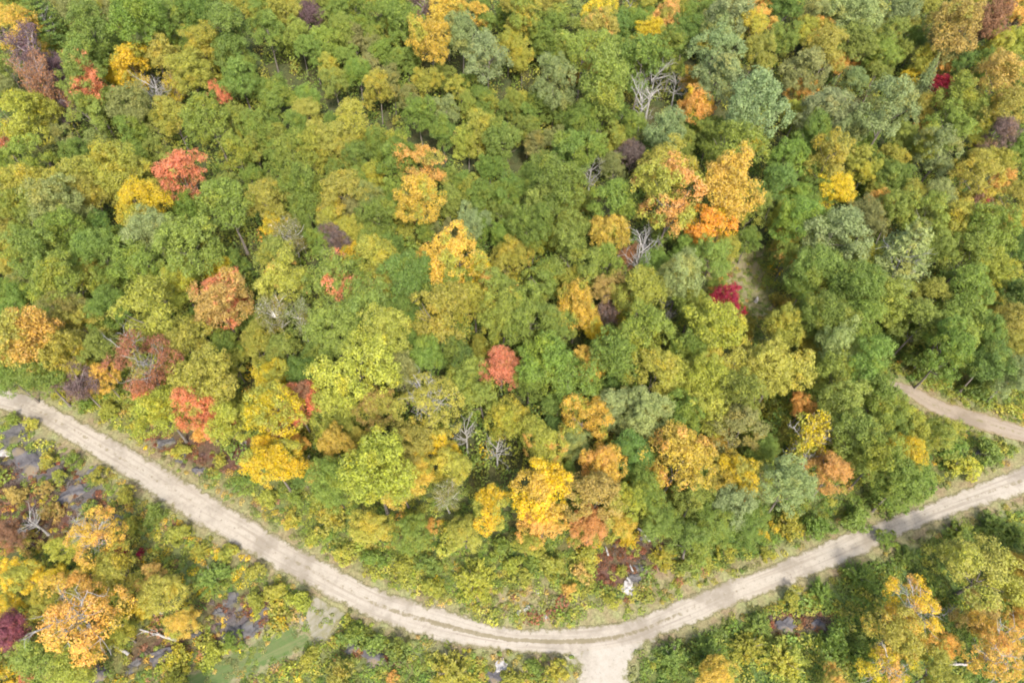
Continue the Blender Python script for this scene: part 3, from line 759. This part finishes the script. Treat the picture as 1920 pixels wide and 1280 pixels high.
COMMON = (134, 157, 64)
MIXED = {'g': 0.35, 'd': 0.35, 'b': 0.2, 'L': 0.3, 'o': 0.35, 'K': 0.3, 'y': 0.12, 'T': 0.35, 'N': 0.15, 'S': 0.12, 'B': 0.12, 'A': 0.05}
ALB = {k: _leaf([a + (b - a) * MIXED.get(k, 0) for a, b in zip(v[0], COMMON)]) for k, v in COLS.items()}

# landmarks a label may lean on: photo pixel, words
MARKS = [(1364, 568, "crimson tree by the clearing"), (938, 692, "lone coral red tree"), (338, 330, "red-topped tree"), (270, 388, "vivid yellow tree"),
         (1206, 466, "bare tree mid forest"), (1252, 372, "orange-flecked tree"), (1325, 424, "vivid orange tree"), (786, 312, "orange tree mid forest"), (268, 686, "rust brown tree"),
         (42, 634, "big orange edge tree"), (57, 104, "purple brown tree"), (587, 32, "purple brown round tree"), (1250, 32, "burnt orange top tree"), (1738, 148, "pointed spruce"),
         (1770, 162, "crimson tree by the spruce"), (1695, 480, "pale pine"), (1558, 888, "burnt orange road tree"), (664, 694, "big yellow green tree"), (700, 886, "huge yellow green tree"),
         (1270, 856, "broad golden tree"), (415, 570, "coral-flecked bronze tree"), (1108, 932, "tall bronze tree"), (556, 756, "coral and rose tree"), (1516, 826, "gold tree with bare limbs"),
         (873, 814, "bare tree amid yellow"), (1205, 198, "bare grey trio"), (1425, 200, "large grey green tree"), (855, 482, "wide golden tree"), (1570, 438, "silvery green tree"),
         (150, 1158, "biggest orange tree"), (1710, 1140, "yellow tree with dead twigs"), (246, 124, "bright yellow crest tree"), (288, 166, "bare fan-shaped tree"), (805, 75, "golden tree near the ridge"),
         (1490, 67, "yellow green dome tree"), (1786, 56, "bronze slope tree"), (1857, 38, "rosy brown round tree"), (541, 600, "pale birch pair"), (628, 530, "red-flecked olive tree"),
         (278, 590, "large golden olive tree"), (820, 588, "big golden olive tree"), (1833, 392, "pink-red tree"), (1570, 354, "yellow slope tree"), (1306, 202, "orange and yellow tree"), (367, 762, "coral branch tree"),
         (1852, 1076, "big golden olive road tree"), (180, 1012, "golden orange tree"), (1108, 686, "bright golden tree"), (1140, 590, "brown bare-topped tree"), (1875, 154, "bronze and olive pair"), (832, 213, "slim sage tree"),
         (1845, 281, "small orange slope tree"), (682, 82, "pale greyish tree"), (1665, 205, "grey green twin"), (82, 38, "dark pine"), (1078, 830, "pale sage tree"), (1014, 918, "yellow and gold tree"), (1866, 1216, "orange corner tree"), (1750, 790, "dirt road"), (1118, 1010, "red heath patch")]
BMARKS = [(892, 1092, "big fan-shaped roadside bush"), (848, 1264, "big yellow green bush"), (398, 1084, "lone green fan bush"), (1178, 1104, "pale roadside slab"), (447, 1186, "flat grey slab"), (62, 868, "broad dark slab"),
          (360, 840, "brown heath"), (590, 1170, "track entrance"), (1150, 1230, "road fork"), (1504, 1171, "two dark boulders"), (1244, 1044, "round roadside bush"), (1780, 800, "dirt road"), (1558, 888, "burnt orange road tree"),
          (150, 1158, "biggest orange tree"), (1852, 1076, "big golden olive road tree"), (515, 870, "bright yellow road tree"), (1345, 1268, "golden bottom tree"), (1710, 1140, "yellow tree with dead twigs"), (152, 722, "mauve brown road tree"), (1364, 568, "crimson tree by the clearing"), (180, 1012, "golden orange tree"), (1108, 988, "burnt orange heath tree"), (945, 1252, "white ditch rock"), (400, 1250, "grassy side track")]
# ------------------------------------------------------------------ tree kinds, each built once
TR = [trunk_mesh("trunk_shape", M_BARK, 100 + i) for i in range(4)]
TR_TALL = [trunk_mesh("tall_trunk_shape", M_BARK, 140 + i, 2.6, 8, 0.045) for i in range(3)]
TR_BIRCH = [trunk_mesh("birch_trunk_shape", M_BIRCH, 160 + i, 2.7, 9, 0.05) for i in range(3)]
TR_PINE = [trunk_mesh("pine_trunk_shape", M_BARK, 180, 3.3, 0, 0.05)]
STEM = [trunk_mesh("stem_shape", M_TWIG, 190 + i, 0.5, 6, 0.03) for i in range(2)]
SHAPES = {'m': [(TR[i % 4], crown_mesh("broad_crown_shape", M_LEAF, 200 + i, 'broad'), None) for i in range(10)],
          't': [(TR_TALL[i % 3], crown_mesh("tall_crown_shape", M_LEAF, 230 + i, 'tall'), None) for i in range(5)],
          'f': [(TR[i % 4], crown_mesh("fine_crown_shape", M_LEAF, 250 + i, 'fine'), None) for i in range(6)],
          's': [(TR_PINE[0], conifer_mesh("spruce_crown_shape", M_LEAF, 270, 'spruce'), None)],
          'p': [(TR_PINE[0], conifer_mesh("pine_crown_shape", M_LEAF, 280, 'pine'), limbs_mesh("pine_limb_shape", M_DEAD, 281, 8, 4, 2, 1, 0.8)[0])],
          'b': [(STEM[i % 2], crown_mesh("bush_shape", M_LEAF, 290 + i, 'bush'), None) for i in range(6)],
          'r': [(STEM[i % 2], radial_bush_mesh("fan_bush_shape", M_LEAF, 300 + i), None) for i in range(4)]}
SHAPES['q'] = [(TR[i], crown_mesh("open_crown_shape", M_LEAF, 260 + i, 'open'), limbs_mesh("inner_limb_shape", M_DEAD, 265 + i, 10, 6, 3, 0.7, 1.05, 0.6, 1.6, 2.6)[0]) for i in range(4)]
SHAPES['i'], SHAPES['w'], SHAPES['x'], SHAPES['v'] = [], [], [], []
for i in range(3):
    lm, tips = limbs_mesh("birch_limb_shape", M_BIRCH, 310 + i, 12, 7, 4, 0.7, 0.95)
    SHAPES['i'].append((TR_BIRCH[i], sparse_leaves("birch_crown_shape", M_LEAF, 320 + i, tips, 6, 0.04, 0.09), lm))
for i in range(4):
    lm, tips = limbs_mesh("twiggy_limb_shape", M_TWIG, 330 + i, 16, 9, 5, 1.0, 1.0)
    SHAPES['w'].append((TR[i], sparse_leaves("twiggy_crown_shape", M_LEAF, 340 + i, tips, 5, 0.035, 0.06), lm))
for i in range(5):
    lm, tips = limbs_mesh("bare_limb_shape", M_DEAD, 350 + i, 10, 6, 3, 0.85, 1.1, 0.75)
    SHAPES['x'].append((trunk_mesh("bare_trunk_shape", M_DEAD, 360 + i, 2.7, 4, 0.07), None, lm))
lm, tips = limbs_mesh("half_bare_limb_shape", M_DEAD, 370, 14, 8, 4, 1.0, 1.05, 1.2)
tips = tips[np.argsort(np.sin(tips[:, 0] * 4 + 1) + np.cos(tips[:, 1] * 4))[len(tips) // 3:]]
SHAPES['v'].append((trunk_mesh("half_bare_trunk_shape", M_DEAD, 371, 2.7, 4, 0.06), sparse_leaves("half_bare_crown_shape", M_LEAF, 372, tips, 7, 0.055, 0.07), lm))

from statistics import NormalDist

CENTRE = {'b': 0.35, 'r': 0.35}
LIMB = {'x': 'branches', 'i': 'branches', 'w': 'branches', 'v': 'branches', 'p': 'branches'}
NAME = {'s': 'spruce_tree', 'p': 'pine_tree', 'x': 'dead_tree', 'i': 'birch_tree', 'w': 'twiggy_tree', 'v': 'half_bare_tree', 'b': 'bush', 'r': 'bush'}
CAT = {'s': 'spruce', 'p': 'pine', 'x': 'dead tree', 'i': 'birch', 'b': 'bush', 'r': 'bush'}
GROUP = {'green': "green broadleaf trees of the wood", 'autumn': "trees in autumn colour", 'x': "leafless dead trees", 'i': "pale stemmed birches", 'w': "trees with few brown leaves left", 'b': "bushes of the verges and clearings", 'r': "bushes of the verges and clearings",
         's': "conifers of the wood", 'p': "conifers of the wood", 'v': "trees with few brown leaves left"}
GREENS = set('gdbLoKyT')
PROTO = {}


def prototype(shape, k):
    """the first tree of each form, with its parts; every other one is a copy"""
    if (shape, k) in PROTO: return PROTO[(shape, k)]
    tr, cr, lb = SHAPES[shape][k]
    parts = []
    bush = shape in 'br'
    parts.append(bpy.data.objects.new("stem" if bush else "trunk", tr))
    if lb is not None: parts.append(bpy.data.objects.new("branches", lb))
    if cr is not None: parts.append(bpy.data.objects.new("foliage" if bush else "crown", cr))
    PROTO[(shape, k)] = parts
    return parts


THINGS = []


def plant(px, py, rpx, code, shape, second=None):
    rng = random.Random(int(px * 7919 + py * 104729))
    k = rng.randrange(len(SHAPES[shape]))
    parts = prototype(shape, k)
    c = CENTRE.get(shape, 2.3)
    kz = 1.3 if shape == 's' else rng.uniform(0.98, 1.22) if shape not in 'br' else 1.0
    if py > 960 and shape not in 'br': kz *= 0.78
    p = at(px, py, 3.0); r = 3.0
    for _ in range(12):                       # radius from the pixels it spans, foot from where that puts its middle
        _, _, dep = project(p.x, p.y, p.z)
        r = 1.05 * rpx * float(dep) / F
        p = at(px, py, c * r * kz)
    base = Vector((p.x, p.y, float(terrain(p.x, p.y))))
    fam = shape if shape in GROUP else ('green' if code in GREENS else 'autumn')
    nm = NAME.get(shape, {'t': 'slender_tree', 'f': 'fine_leaved_tree'}.get(shape, 'broadleaf_tree') if code in GREENS else 'autumn_tree')
    root = bpy.data.objects.new(nm, None)
    root.empty_display_size = 0.4
    root.location = base; root.rotation_euler = (0, 0, rng.uniform(0, 6.283)); w_ = rng.uniform(0.88, 1.12)
    root.scale = (r * w_, r / w_, r * kz)
    COL.objects.link(root)
    tag(root, None, CAT.get(shape, 'tree'), GROUP[fam])
    j = np.array([rng.uniform(0.94, 1.06), rng.uniform(0.96, 1.04), rng.uniform(0.9, 1.1)]) * rng.uniform(0.88, 1.13)
    col = ALB[code] * j
    for part in parts:
        o = part.copy(); COL.objects.link(o); o.parent = root
        if o.name.split('.')[0] in ('crown', 'foliage'):
            o.color = (*col, 1)
            o["autumn"] = [float(x) for x in ALB[second[0]]] if second else [float(x) for x in ALB['y' if code in 'YG' else 'K']] if code in 'YGOAQBCS' else [float(x) for x in col * np.array([1.15, 1.0, 0.8])]
            o["turned"] = 0.385 - 0.12 * NormalDist().inv_cdf(1 - (second[1] if second else rng.uniform(0.08, 0.38)))
    THINGS.append(dict(o=root, x=px, y=py, r=rpx, rm=r, code=code, shape=shape, second=second, base=base))
    return root


def parse(text, default):
    for line in text.replace('\n', ';').split(';'):
        t = line.split()
        if len(t) < 4: continue
        x, y, rr = map(float, t[:3])
        if rr <= 0: continue
        shape, second = default, None
        for e in t[4:]:
            if '.' in e: second = (e[0], float(e[1:]))
            else: shape = e
        yield x, y, rr, t[3], shape, second


LINE = [(455, 70), (545, 140), (640, 200), (720, 236), (815, 268), (870, 292)]


def by_trail(x, y, w):
    for (x1, y1), (x2, y2) in zip(LINE[:-1], LINE[1:]):
        t = min(1, max(0, ((x - x1) * (x2 - x1) + (y - y1) * (y2 - y1)) / ((x2 - x1) ** 2 + (y2 - y1) ** 2)))
        if math.hypot(x - x1 - t * (x2 - x1), y - y1 - t * (y2 - y1)) < w: return True
    return False


for x, y, rr, code, shape, second in parse(TREES, 'm'):
    if by_trail(x, y, 20): continue
    rg = random.Random(int(x * 31 + y * 17))
    if shape == 'm' and code in 'gdLT' and rg.random() < 0.45: shape = 'f'
    if shape in 'mf' and code in 'gdoyKT' and rr < 40 and 470 < x < 1130 and y < 470 and rg.random() < 0.75: shape = 't'
    if shape == 'm' and code in 'gdo' and y < 330 and rg.random() < 0.35: shape = 't'
    if code == 'd' and 470 < x < 1130 and y < 470: code = 'g'
    if code in 'goyT' and not second and shape in 'mft' and 28 <= rr <= 44 and y < 470 and rg.random() < (0.75 if 470 < x < 1130 else 0.5):
        s_ = rg.choice((-1, 1))              # two slim neighbours growing into each other
        if not by_trail(x - s_ * rr * 0.55, y - rr * 0.2, 17): plant(x - s_ * rr * 0.55, y - rr * 0.2, rr * 0.68, code, shape, second)
        if not by_trail(x + s_ * rr * 0.6, y + rr * 0.35, 17): plant(x + s_ * rr * 0.6, y + rr * 0.35, rr * 0.66, rg.choice('ggoy') if code != 'T' else 'T', 't', second)
        continue
    plant(x, y, rr, code, shape, second)
for x, y, rr, code, shape, second in parse(BUSHES, 'b'):
    plant(x, y, rr, code, shape, second)

# ------------------------------------------------------------------ labels
def looks(t):
    s = "small " if t['r'] < 24 else ("large " if t['r'] >= 52 else "")
    if t['shape'] in 'br' and t['r'] < 20: s = "small "
    kind = {'s': 'spruce', 'p': 'pine', 'x': 'dead tree', 'i': 'birch', 'b': 'bush', 'r': 'fan-shaped bush', 't': 'slender tree', 'w': 'sparse tree', 'v': 'half-bare tree'}.get(t['shape'], 'tree')
    c = COLS[t['code']][1]
    if t['second'] and t['second'][0] != t['code']:
        c = COLS[t['code']][1].split()[-1] + " and " + COLS[t['second'][0]][1].split()[-1] if t['second'][1] >= 0.3 else COLS[t['code']][1] + " " + COLS[t['second'][0]][1].split()[0] + "-flecked"
    if t['shape'] == 'i': c = "thin-leaved pale-stemmed"
    return s, c, kind


def own_mark(t, marks):
    for (x, y, wds) in marks:
        if math.hypot(t['x'] - x, t['y'] - y) < 8: return wds
    return None


ORD = ["", "second ", "third ", "fourth ", "fifth ", "sixth ", "seventh ", "eighth ", "ninth ", "tenth ", "eleventh ", "twelfth ", "thirteenth ", "fourteenth ", "fifteenth ", "sixteenth "]
used = {}
def describe(ts, marks):
    keyed = {}
    for t in ts:
        s, c, kind = looks(t)
        me_ = own_mark(t, marks)
        best = sorted((math.hypot(t['x'] - x, (t['y'] - y) * 1.2), x, y, wds) for (x, y, wds) in marks if wds != me_)
        d, x, y, wds = best[0]
        dx, dy = t['x'] - x, t['y'] - y
        if abs(dy) > abs(dx) * 1.3: rel = "behind" if dy < 0 else "in front of"
        else: rel = "beside"
        # a second landmark, on the tree's own side of the first
        tow = None
        for (d2, x2, y2, w2) in best[1:14]:
            vx, vy = x2 - x, y2 - y
            ca = (vx * dx + vy * dy) / (math.hypot(vx, vy) * math.hypot(dx, dy) + 1e-6)
            if ca > 0.6 and math.hypot(vx, vy) > 60:
                tow = w2; break
        t['key'] = (c, kind, rel, wds, tow); t['dist'] = d; t['me'] = me_
        keyed.setdefault(t['key'], []).append(t)
    for key, lst in keyed.items():
        lst.sort(key=lambda t: t['dist'])
        c, kind, rel, wds, tow = key
        for i, t in enumerate(lst):
            s = looks(t)[0]
            head = (ORD[min(i, 15)] if len(lst) > 1 else "") + (s if len(lst) == 1 else "") + c + " " + kind
            if len(lst) > 1 and i == 0: head = "first " + head
            lab = f"{head} {rel} the {wds}"
            if tow:
                lab2 = lab + f" towards the {tow}"
                if len(lab2.split()) <= 16: lab = lab2
                elif rel == 'in front of':
                    lab3 = f"{head} below the {wds} towards the {tow}"
                    if len(lab3.split()) <= 16: lab = lab3
            t['label'] = lab
            used.setdefault(lab, []).append(t)


describe([t for t in THINGS if t['shape'] not in 'br'], MARKS)
describe([t for t in THINGS if t['shape'] in 'br'], BMARKS)
SIZES = ["", " and a bit taller", " and smaller"]
for lab, lst in used.items():
    if len(lst) > 1:
        for i, t in enumerate(sorted(lst, key=lambda t: t['dist'])):
            t['label'] = (ORD[i] if i else "") + lab
for t in THINGS:
    t['o']["label"] = t['label']
OWN = {(517, 596): "birch with thin leaves and a slanting white stem, beside the red-flecked olive tree", (565, 602): "birch with a straight white stem, between the other birch and the big yellow green tree", (1364, 568): "crimson red tree with open branches beside the dry grassy clearing", (938, 692): "lone coral red tree ringed by green trees in mid wood", (338, 330): "coral red and olive tree just behind the vivid yellow tree",
       (270, 388): "vivid yellow fine-leaved tree in front of the red-topped one", (1206, 466): "bare silver-grey dead tree spreading in mid wood in front of the orange-flecked tree", (1252, 372): "tall golden olive tree flecked with orange over its lower half",
       (1325, 424): "vivid orange and yellow tree beside the dark gap in the wood", (786, 312): "deep orange tree directly behind a golden one in mid wood", (268, 686): "rust brown tree with grey dead twigs showing, above the road",
       (42, 634): "big orange tree at the picture's edge above the gravel road", (57, 104): "purple brown twiggy tree, biggest of the purple cluster", (587, 32): "round purple brown tree alone among green ones on the far slope",
       (1250, 32): "burnt orange round tree with a yellow tree in front of it", (1738, 148): "pointed blue-green spruce beside a crimson tree", (1770, 162): "crimson leaning tree just in front of the pointed spruce", (1695, 480): "pale sage pine with bare grey branches showing inside its crown",
       (1558, 888): "burnt orange tree in front of the gold tree with bare limbs", (664, 694): "large bright yellow green tree behind the coral and rose one", (700, 886): "huge yellow green domed tree in front of the golden yellow ones", (1270, 856): "broad golden and orange tree, widest along the wood's lower edge",
       (415, 570): "bronze tree flecked with coral red beside the large golden olive one", (150, 1158): "biggest orange tree of all, in the corner clearing below the road", (1516, 826): "gold tree with bare grey limbs standing out, above the burnt orange one"}
for (x, y), l in OWN.items():
    for t in THINGS:
        if abs(t['x'] - x) < 2 and abs(t['y'] - y) < 2: t['o']["label"] = l

# ------------------------------------------------------------------ rocks, logs, stump
def rock_mesh(name, mat, seed, flat):
    import bmesh
    rng = np.random.default_rng(seed)
    bm = bmesh.new(); bmesh.ops.create_icosphere(bm, subdivisions=4, radius=1.0)
    ph = rng.uniform(0, 6.28, (6, 3)); fr = rng.normal(size=(6, 3)) * np.array([1.4, 1.4, 1.4])
    planes = [(unit(rng.normal(size=3) + np.array([0, 0, 0.3])), rng.uniform(0.55, 0.85)) for _ in range(9)]
    for v in bm.verts:
        p = np.array(v.co)
        for n, d in planes:                   # cleave faces
            q = p @ n
            if q > d: p = p - n * (q - d) * 0.85
        az = math.atan2(p[1], p[0])
        k = 1 + 0.05 * sum(math.sin(float(p @ fr[i]) * 3.0 + ph[i, 0]) for i in range(6)) + 0.2 * math.sin(2 * az + ph[0, 1]) + 0.13 * math.sin(3 * az + ph[1, 1]) + 0.08 * math.sin(7 * az + ph[2, 1]) + rng.normal() * 0.015
        p = p * k; p[2] *= flat
        v.co = p
    me = bpy.data.meshes.new(name); bm.to_mesh(me); bm.free(); me.materials.append(mat)
    return me


ROCKSPOTS = []
for i, (px, py, rpx, mt, lab) in enumerate(ROCKS):
    rg = random.Random(i)
    p = at(px, py); dep = float(project(p.x, p.y, p.z)[2]); r = rpx * dep / F
    flat = 0.2 if rpx > 13 else 0.5
    me = rock_mesh("rock_shape", {'p': M_PALESTONE, 's': M_STONE, 'd': M_DARKSTONE}[mt], 500 + i, flat)
    o = link("rock_slab" if rpx > 13 else "boulder", me)
    o.location = (p.x, p.y, p.z + 0.02 * r); o.scale = (r, r * rg.uniform(0.7, 0.95), r); o.rotation_euler = (rg.uniform(-.08, .08), rg.uniform(-.08, .08), rg.uniform(-0.5, 0.5))
    tag(o, lab, "rock", "rocks in the clearings and verges", "thing")
    ROCKSPOTS.append((p.x, p.y, r))
for i, (a_, b_, rad, lab) in enumerate(LOGS):
    A, B = at(*a_, 0.6 if i > 3 else 0.35), at(*b_, 0.3)
    T = Tubes(); rng = np.random.default_rng(600 + i)
    n = 9; L = (B - A).length
    pts = np.array([A + (B - A) * t for t in np.linspace(0, 1, n)]) - np.array(A) + rng.normal(size=(n, 3)) * 0.04
    T.add(pts, np.linspace(rad * 0.55, rad, n), 8)
    for k in range(5):
        t = rng.uniform(0.05, 0.6) * (n - 1); p = pts[int(t)]
        q, _ = curve(p, unit(np.array(A - B) / L + rng.normal(size=3) * 0.6), rng.uniform(0.15, 0.3) * L, rng, 0.5, 0.1)
        T.add(q, np.linspace(rad * 0.35, rad * 0.1, 5), 5)
    o = link("fallen_log", T.mesh("log_shape", M_DEAD)); o.location = A
    tag(o, lab, "log", "fallen logs and dead stems")
# the broken white stump at the end of the clearing's path
p = at(1417, 566)
rng = np.random.default_rng(77); T = Tubes()
q, _ = curve((0, 0, -0.1), (0.12, 0.05, 1), 1.5, rng, 0.2, 0.1, 8)
T.add(q, [0.42, 0.36, 0.33, 0.33, 0.3, 0.24, 0.15, 0.05], 9)
q, _ = curve((0.1, -0.1, 0.1), (-0.7, -0.2, 0.5), 0.8, rng, 0.3, 0.2, 5)
T.add(q, [0.24, 0.2, 0.16, 0.1, 0.03], 7)
q, _ = curve((0.05, 0.0, 0.5), (0.5, -0.1, 1), 0.7, rng, 0.3, 0.2, 5)
T.add(q, [0.18, 0.15, 0.12, 0.08, 0.03], 7)
o = link("tree_stump", T.mesh("stump_shape", M_PALESTONE)); o.location = p
tag(o, "splintered white stump standing on the dry path of the clearing", "stump")

# ------------------------------------------------------------------ undergrowth nobody could count
def clumps(name, X, Y, Rr, Hh, C, per, leaf, seed, sink=0.0, sun_up=0.45):
    rng = np.random.default_rng(seed)
    n = len(X); idx = np.repeat(np.arange(n), per)
    m = len(idx)
    d = sphere_pts(m, rng); d[:, 2] = np.abs(d[:, 2])
    # each clump is a handful of shoots, so its outline is uneven
    lob = 1 + 0.35 * np.sin(np.arctan2(d[:, 1], d[:, 0]) * (2 + idx % 3) + idx * 1.7) * (1 - d[:, 2])
    rad = rng.uniform(0.45, 1.0, m) ** 0.5 * lob
    P = np.stack([X[idx] + d[:, 0] * rad * Rr[idx], Y[idx] + d[:, 1] * rad * Rr[idx], d[:, 2] * rad * Hh[idx] - sink], 1)
    P[:, 2] += terrain(P[:, 0], P[:, 1]) + 0.03
    N = unit(d * 0.7 + np.array([0, 0, sun_up]) + rng.normal(size=(m, 3)) * 0.36)
    S = leaf * rng.uniform(0.6, 1.3, m) * np.clip(Rr[idx] / 0.9, 0.75, 1.5)
    v, f = leaf_quads(P, N, S, rng)
    me = mesh_from(name, v, f, [M_CLUMP])
    a = me.attributes.new("tint", 'FLOAT_COLOR', 'FACE')
    a.data.foreach_set("color", np.concatenate([C[idx], np.ones((m, 1))], 1).astype(np.float32).reshape(-1))
    face_attr(me, "puff", rng.random(n)[idx]); face_attr(me, "leaf", rng.random(m))
    return link(name, me)


rng = np.random.default_rng(5)
N = 80000
X = rng.uniform(-150, 150, N); Y = rng.uniform(8, 150, N)
Z = terrain(X, Y)
PX, PY, _ = project(X, Y, Z)
ok = (PX > -140) & (PX < 2060) & (PY > 330) & (PY < 1420)
X, Y, PX, PY = X[ok], Y[ok], PX[ok], PY[ok]
D, WH = road_distance(X, Y, (3, 4, 5))
DT, _ = road_distance(X, Y, (0, 1, 2))
heath = np.zeros(len(X), bool); dry = np.zeros(len(X), bool); green = np.zeros(len(X), bool)
for p in HEATH: heath |= in_poly(PX, PY, p)
for p in DRY: dry |= in_poly(PX, PY, p)
track = DT < 0.6
dry |= track
for p in GREEN: green |= in_poly(PX, PY, p)
rock = np.zeros(len(X), bool)
for rx, ry, rr in ROCKSPOTS: rock |= np.hypot(X - rx, Y - ry) < rr * 0.5
tidy = 0.55 + 0.45 * np.sin(X * 0.31 + 1.3) * np.sin(Y * 0.27)        # patchy
verge = D < 20
lowleft = (PX < 640) & (PY > 780)
open_ = verge | lowleft | green | heath
glade = (PX > 1325) & (PX < 1450) & (PY > 455) & (PY < 615)
open_ |= glade
keep = (D > 0.25) & ~(track & (rng.random(len(X)) < np.where(PX < 900, 0.55, 0.1))) & ~rock & (rng.random(len(X)) < np.where(open_, 0.95, 0.1)) & ~(dry & (rng.random(len(X)) < 0.15)) & ~(heath & (rng.random(len(X)) < 0.25))
keep &= ~((D < 1.4) & (rng.random(len(X)) < 0.45))
X, Y, D, heath, dry, green, open_, PX, PY, WH, track = (q[keep] for q in (X, Y, D, heath, dry, green, open_, PX, PY, WH, track))
n = len(X)
pal = lambda s: np.array([ALB[c] for c in s])
def pick(s):
    return pal(s)[rng.integers(0, len(s), n)]
patch = np.sin(X * 0.17 + np.sin(Y * 0.11) * 2) + np.sin(Y * 0.21 + 2) + rng.normal(size=n) * 0.7
C = np.where((patch > 0.5)[:, None], pick("yyoyKgy"), pick("googdgyo"))
C = np.where(green[:, None] & (rng.random(n) < 0.8)[:, None], pick("ggyggyog"), C)
C = np.where(((rng.random(n) < 0.06) & ~green & ~track)[:, None], pick("YYGKOB"), C)
C = np.where(heath[:, None] & (rng.random(n) < 0.85)[:, None], pick("SSMNSBTM") * 0.75, C)
C = np.where((dry | (D < 1.7))[:, None] & (rng.random(n) < 0.8)[:, None], pick("TToTKTBT"), C)
C = np.where((track & (rng.random(n) < 0.6))[:, None], pick("goToTgoT"), C)
bl = (PX < 560) & (PY > 930) & (rng.random(n) < 0.4) & ~track
C = np.where(bl[:, None], pick("YKoKGByN"), C)
C = C * rng.uniform(0.8, 1.15, (n, 1)) * rng.uniform(0.93, 1.07, (n, 3))
Rr = np.where(open_, rng.uniform(0.4, 1.15, n) * (0.75 + 0.4 * (patch > 0.8)), rng.uniform(0.9, 1.8, n))
Hh = Rr * rng.uniform(0.3, 0.95, n)
brushy = dry & ~track & (rng.random(n) < 0.4)
C = np.where(brushy[:, None], pick("yoSBTgKyo"), C)
small = (heath | dry | (D < 1.7)) & ~brushy
Rr = np.where(small, rng.uniform(0.3, 0.7, n), Rr); Hh = np.where(small, rng.uniform(0.12, 0.45, n), Hh)
Hh = np.where(track, rng.uniform(0.05, 0.14, n), Hh)
Hh = np.where(~open_, rng.uniform(0.8, 3.0, n), Hh)
print("clumps", n)
tag(clumps("undergrowth", X, Y, Rr, Hh, C, 64, 0.15, 6), kind='stuff')

# the floor of the deeper wood and the woods all round the frame: saplings and far crowns
N = 15000
X = rng.uniform(-270, 270, N); Y = rng.uniform(40, 300, N)
PX, PY, _ = project(X, Y, terrain(X, Y))
D, _w = road_distance(X, Y)
ok = (PX > -600) & (PX < 2520) & (D > 7) & (PY < 900) & ~((PX > 1325) & (PX < 1450) & (PY > 455) & (PY < 615))
for (x1, y1), (x2, y2) in (((455, 70), (545, 140)), ((545, 140), (640, 200)), ((640, 200), (720, 236)), ((720, 236), (815, 268)), ((815, 268), (870, 292)), ((1100, 300), (1125, 400)), ((1415, 260), (1430, 330))):     # old trails through the wood stay open
    t = np.clip(((PX - x1) * (x2 - x1) + (PY - y1) * (y2 - y1)) / ((x2 - x1) ** 2 + (y2 - y1) ** 2), 0, 1)
    ok &= np.hypot(PX - x1 - t * (x2 - x1), PY - 22 - y1 - t * (y2 - y1)) > 19
X, Y, D = X[ok], Y[ok], D[ok]; n = len(X)
C = pick("ggooygogydoK") * rng.uniform(0.85, 1.08, (n, 1))
hs_ = rng.uniform(2.0, 7.5, n) * np.clip(D / 18, 0.35, 1)
tag(clumps("sapling_undergrowth", X, Y, rng.uniform(1.2, 2.3, n) * (0.8 + hs_ * 0.03), hs_, C, 110, 0.17, 8), kind='stuff')

N = 900
X = rng.uniform(-300, 300, N); Y = rng.uniform(-20, 330, N)
PX, PY, _ = project(X, Y, terrain(X, Y) + 10)
D, _w = road_distance(X, Y)
ok = ((PX < -70) | (PX > 1990) | (PY < -45) | (PY > 1400)) & (D > 6)
X, Y = X[ok], Y[ok]; n = len(X)
C = pick("ggodoKyobGOT")
tag(clumps("surrounding_woods", X, Y, rng.uniform(3.5, 5.5, n), rng.uniform(11, 17, n), C, 900, 0.36, 9), kind='stuff')
